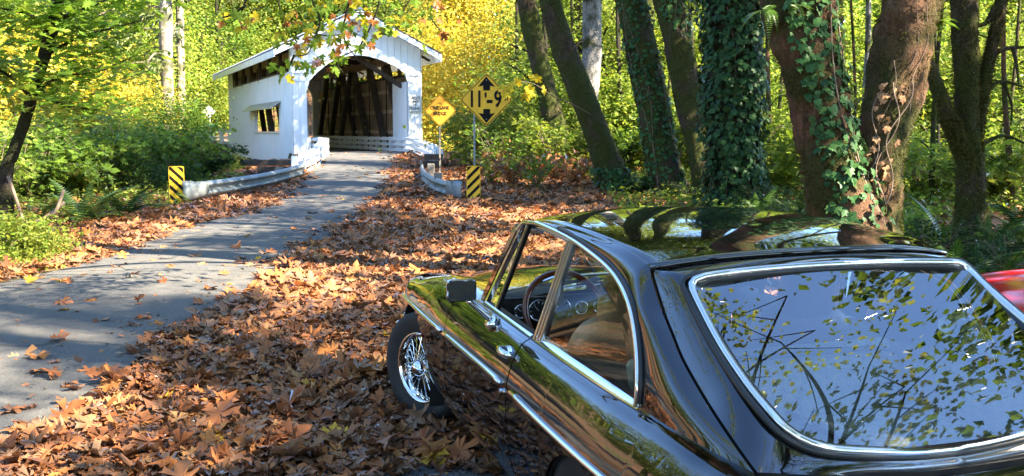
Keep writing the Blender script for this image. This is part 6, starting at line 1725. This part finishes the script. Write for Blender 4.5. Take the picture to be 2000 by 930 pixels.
for i, (px, D) in enumerate(((960, 23.5), (1000, 22.5), (1045, 22), (1085, 24), (1020, 26), (1120, 22.5), (1180, 22.5), (975, 27))):
    brush(px, D, unique('dry brush with russet leaves' if i % 2 else 'thin brush with yellow green leaves', px, ('', 'farther back', 'close by')), 100+i, .75)
# shed branch by the road edge
P = at(45, 395, 11.8); db = empty('dead_branch', (P[0], P[1], 0.05)); tag(db, 'pale forked dead branch lying on the roadside bramble', 'branch')
for q in ([(0, 0, .35), (.25, 0, .42), (.5, .05, .62)], [(.25, 0, .42), (.42, -.05, .5), (.52, 0, .78)], [(.0, 0, .35), (-.1, .05, .62), (-.18, .02, .95)], [(-.4, .1, .15), (-.2, 0, .3), (0, 0, .35)]):
    mb = MB(); mb.tube(catmull(q, 4), .022, 6); mb.build('limb', M['vine'], db, True)
# ---------------------------------------------------------------- trees that stand outside the frame and shade the clearing
def shade_tree(x, y, ck, mat, sc, cz, label, zs=1.0, trunk_r=.3):
    z = float(gz(np.array([x]), np.array([y]))[0]); rt = empty('shade_tree', (x, y, z)); tag(rt, label, 'tree', 'trees around the clearing')
    me, _, _ = trunk_mesh('trunk', [(0, 0, -.3), (.1, .1, cz*.5), (.3, -.1, cz), (.1, .2, cz+2.5)], [trunk_r*1.3, trunk_r, trunk_r*.7, .08], M['bark_moss'], 12, .1, int(x*7+y*3) % 91)
    link('trunk', me, rt); c = link('crown', CROWN[ck], rt); swap_mat(c, M[mat]); c.location = (0, 0, cz+1); c.scale = (sc, sc, sc*zs); c.rotation_euler = (0, 0, x)
SH = 'tall mossy maple at the edge of the clearing outside the frame'
for x, y, ck, mt, sc, cz in ((8.9, 1.3, 'sparse', 'leaf_yg', .78, 8.0), (10.6, .9, 'sparse', 'leaf_green', .55, 12.2), (12.6, 3.6, 'gappy', 'leaf_green', .8, 11.0), (13, -2, 'sparse', 'leaf_green', 1.4, 9), (10, -6, 'b', 'leaf_yg', 1.3, 8), (14.5, 5, 'gappy', 'leaf_green', 1.3, 9.5), (6, -9, 'a', 'leaf_green', 1.3, 8.5), (15, 10, 'sparse', 'leaf_yg', 1.3, 9), (11, 13, 'sparse', 'leaf_yg', 1.2, 9), (17, -9, 'sparse', 'leaf_green', 1.5, 10),
                            (7.6, 10.4, 'gappy', 'leaf_green', 1.1, 9.5), (16, 15, 'sparse', 'leaf_yg', 1.4, 9.5), (4.6, 33.5, 'sparse', 'leaf_yg', 1.0, 10.5), (12, 18, 'sparse', 'leaf_green', 1.3, 10),
                            (-9.8, 3.2, 'fine', 'leaf_yg', 1.25, 7.2), (-10.2, -3, 'fine', 'leaf_green', 1.2, 7.5), (-2.5, -8, 'fine', 'leaf_yg', .9, 7.5), (-9, -6, 'fine', 'leaf_yg', 1.0, 5.5), (-14.5, 1, 'sparse', 'leaf_green', .9, 3.6), (-15, 8, 'fine', 'leaf_yg', .9, 3.6), (-17, 13, 'a', 'leaf_yg', 1.2, 5), (-6, -15, 'c', 'leaf_yg', 1.2, 6.5), (1, -15, 'fine', 'leaf_yellow', 1.2, 6.5), (-17, -6, 'b', 'leaf_yg', 1.2, 5)):
    shade_tree(x, y, ck, mt, sc, cz, SH)

# a tree behind the viewpoint whose long limb reaches over the coupe
def overhead_tree():
    rt = empty('overhead_tree', (8.6, -2.2, 0)); tag(rt, 'leaning maple beside the clearing with a long limb over the coupe', 'tree'); r = np.random.default_rng(77)
    me, Q, rd = trunk_mesh('trunk', [(0, 0, -.3), (-.2, 1.2, 3.4), (-.9, 3.8, 6.6), (-2.4, 5.8, 8.6), (-4.4, 6.3, 9.6), (-6.6, 5.4, 10.0)], [.34, .27, .20, .14, .08, .03], M['bark_moss'], 12, .1, 77); link('trunk', me, rt)
    me, Q2, _ = trunk_mesh('trunk', [(-.2, 1.2, 3.4), (.6, 2.0, 7), (1.4, 3.4, 11)], [.2, .16, .05], M['bark_moss'], 10, .1, 78); link('trunk', me, rt)
    mb = MB(); P = []
    for k in range(34):
        i = r.integers(int(len(Q)*.42), len(Q)-1); a = r.uniform(0, 6.28); L = r.uniform(1.0, 2.6)
        q = [Q[i], Q[i]+np.array([math.cos(a)*L*.5, math.sin(a)*L*.5, r.uniform(-.1, .4)]), Q[i]+np.array([math.cos(a)*L, math.sin(a)*L, r.uniform(-.4, .5)])]; C_ = catmull(q, 5)
        mb.tube(C_, np.linspace(.035, .008, len(C_)), 5, cap=False)
        for j in range(4, len(C_), 2):
            b = r.uniform(0, 6.28); l = r.uniform(.3, .8); e = C_[j]+np.array([math.cos(b)*l, math.sin(b)*l, r.uniform(-.2, .2)]); mb.tube([C_[j], e], [.010, .004], 4, cap=False)
            if r.random() < .75: P.append(e + r.normal(size=(46, 3))*np.array([.24, .24, .12]))
    mb.build('branches', M['bark_dark'], rt)
    P = np.concatenate(P); V, T = scatter(PR_MS, P, rot_mats(len(P), r, .5), .065*(.6+.7*r.random(len(P))), r); link('foliage', mesh_np('foliage', V, T, M['leaf_yg']), rt)
overhead_tree()
# ================================================================ FALLEN LEAVES
def litter():
    r = np.random.default_rng(17)
    def cover(x, y):
        """how thickly leaves lie: full beside the road, thin on it, a ragged edge"""
        d = road_dist(x, y) + .35*fbm(x*1.3, y*1.3, 1.2) + .18*fbm(x*4, y*4)
        c = smooth01((d+.22)/.5)
        # bare gravel patch by the car's wheel
        c = c*(1 - .90*np.exp(-(((x+.30)/.50)**2 + ((y-3.90)/.36)**2)))
        c = c*(1 - .35*smooth01(fbm(x*1.9+3, y*1.9)*1.4-.2))
        return np.clip(c + .012, 0, 1)
    def sample(n, x0, x1, y0, y1, dens_far):
        # uniform in area, thinned by cover and by distance
        x = r.uniform(x0, x1, n); y = r.uniform(y0, y1, n)
        keep = r.random(n) < cover(x, y)
        x, y = x[keep], y[keep]
        u, v, d = to_px(np.stack([x, y, gz(x, y)], -1))
        k = (u > -260) & (u < 2260) & (v > -50) & (v < 1150)
        return x[k], y[k], d[k]
    t_of = lambda x, y: b_local(np.stack([x, y, np.zeros(len(x))], -1))
    parts = []
    # zones: (x range, y range, leaves per square metre, prototypes, leaf size)
    for x0, x1, y0, y1, per, protos, size in ((-6, 2.5, 2.2, 7.5, 600, PR_DRY, .080), (-9, 5, 7.5, 14, 390, PR_DRYS, .102), (-12, 7, 14, 22, 190, PR_DRYS, .125), (-13, 7, 22, 37, 130, PR_DRYS, .13), (3.5, 16, 6, 20, 40, PR_DRYS, .17)):
        x, y, d = sample(int((x1-x0)*(y1-y0)*per), x0, x1, y0, y1, 1)
        t, s, _ = t_of(x, y); k = ~((s > -.5) & (s < LEN)) & ~((t < .35) & (s > -6)) & ~((s > -8) & ((t > 8) | (t < -4))); 
        thin = np.where(((t > 5.2) & (y > 18.5)) | (x > 3.5), r.random(len(x)) < .22, True); k &= thin
        x, y = x[k], y[k]; z = gz(x, y) + .014*cover(x, y)*(1+.5*fbm(x*3, y*3)) + r.random(len(x))*.028*cover(x, y) + .014 + np.where(road_dist(x, y) < .3, .02, 0)
        on = cover(x, y) < .2
        Rm = rot_mats(len(x), r, np.where(on, .14, .27)[:, None])
        S = size*np.clip(np.exp(r.normal(size=len(x))*.42), .35, 2.1)
        V, T = scatter(protos, np.stack([x, y, z], -1), Rm, S, r); parts.append((V, T, len(x)))
    # broken bits and crumbs between the leaves and out on the asphalt
    for x0, x1, y0, y1, n_ in ((-7, 3, 2.2, 9, 16000), (-8, 3, 9, 18, 9000)):
        x, y = r.uniform(x0, x1, n_), r.uniform(y0, y1, n_); k = r.random(n_) < np.clip(cover(x, y)+.10*np.exp(-np.abs(road_dist(x, y))*1.5)+.02, 0, 1); x, y = x[k], y[k]
        z = gz(x, y)+np.where(road_dist(x, y) < 0, .045, .03)
        V, T = scatter([(np.array([(0, 0, 0), (.5, .3, .1), (.2, 1, .05), (-.4, .5, .12)]), np.array([(0, 1, 2), (0, 2, 3)]))], np.stack([x, y, z], -1), rot_mats(len(x), r, .3), .03*np.exp(r.normal(size=len(x))*.5), r); parts.append((V, T, len(x)))
    n = 0; Vs, Ts = [], []
    for V, T, k in parts: Vs.append(V); Ts.append(T+n); n += len(V)
    o = link('leaf_litter', mesh_np('leaf_litter', np.concatenate(Vs), np.concatenate(Ts), M['litter'], True)); tag(o, kind='stuff')
    print('litter leaves', sum(k for *_, k in parts), 'tris', sum(len(T) for T in Ts))
    # single leaves that stand out: on the asphalt and on top of the litter in front
    FLM = [mesh_np('fallen_leaf', *p, M['litter']) for p in PR_DRY[:4]+PR_MAPLE[:2]]
    def single(x, y, size, lift, mat, label, group, tilt=.25):
        z = float(gz(np.array([x]), np.array([y]))[0]) + lift
        o = link('fallen_leaf', FLM[r.integers(0, 6)]); swap_mat(o, mat); tag(o, label, 'leaf', group)
        Rm = rot_mats(1, r, tilt)[0]
        o.matrix_world = Matrix.Translation((x, y, z)) @ Matrix([list(Rm[0])+[0], list(Rm[1])+[0], list(Rm[2])+[0], [0, 0, 0, 1]]) @ Matrix.Scale(size, 4)
    road_px = [(375, 508), (300, 640), (345, 530), (300, 660), (440, 565), (395, 600), (480, 470), (240, 512), (500, 515), (465, 492), (270, 600), (60, 565), (120, 560), (140, 562), (110, 605), (115, 618), (100, 678), (130, 675), (30, 715), (80, 715), (60, 740), (110, 750), (210, 740), (220, 755), (215, 778), (295, 632), (405, 575), (450, 575), (575, 500), (600, 490), (640, 440), (560, 470), (430, 545), (325, 562), (640, 380), (670, 395), (700, 350), (650, 420), (600, 430), (690, 330), (720, 345), (745, 370), (610, 400), (570, 455), (520, 500), (260, 545), (180, 600), (160, 770)]
    for px, py in road_px:
        P = gp(px, py); m = M['litter_yellow'] if r.random() < .25 else (M['litter_red'] if r.random() < .4 else M['litter'])
        single(P[0], P[1], r.uniform(.10, .17), .055, m, 'single %s maple leaf lying alone on the asphalt road' % {'fallen_leaves_yellow': 'yellow', 'fallen_leaves_russet': 'russet'}.get(m.name, 'brown'), 'single leaves on the asphalt', .3)
    big = [(885, 895), (760, 880), (820, 895), (690, 745), (310, 890), (560, 830), (640, 800), (480, 780), (700, 850), (270, 700), (330, 905), (520, 900), (600, 880), (740, 740), (660, 700), (420, 850)]
    for px, py in big:
        P = gp(px, py); single(P[0], P[1], r.uniform(.16, .21), .06, M['litter_red'] if r.random() < .5 else M['litter'], 'large maple leaf resting on top of the litter by the coupe', 'large leaves on top of the litter', .35)
    k = 0
    while k < 190:
        px, py = r.uniform(180, 1000), r.uniform(500, 925); P = gp(px, py)
        if cover(P[:1], P[1:2])[0] < .6 or (px > 790 and py < 830): continue
        k += 1; single(P[0], P[1], r.uniform(.09, .15), .04, M['litter_yellow'] if r.random() < .07 else (M['litter_red'] if r.random() < .35 else M['litter']), 'curled brown maple leaf on top of the thick leaf litter', 'leaves on top of the litter', .45)
litter()
# low plants through the litter at the foot of the woods
def ground_cover():
    r = np.random.default_rng(23); n = 26000
    x = np.concatenate([r.uniform(2, 16, n), r.uniform(-16, -6.2, n//2)]); y = np.concatenate([r.uniform(9, 26, n), r.uniform(12, 26, n//2)])
    u, v, d = to_px(np.stack([x, y, gz(x, y)], -1)); k = (u > -100) & (u < 2100) & (road_dist(x, y) > 1.6) & (fbm(x*.6, y*.6) + .15*(y-12) + .5*smooth01((y-17)/2) > .25)
    x, y = x[k], y[k]; P = np.stack([x, y, gz(x, y)+.05+.34*r.random(len(x))*r.random(len(x))], -1)
    V, T = scatter(PR_LEAF, P, rot_mats(len(x), r, .6), .10*(.6+.8*r.random(len(x))), r)
    o = link('ground_cover', mesh_np('ground_cover', V, T, M['leaf_bright'])); tag(o, kind='stuff')
ground_cover()
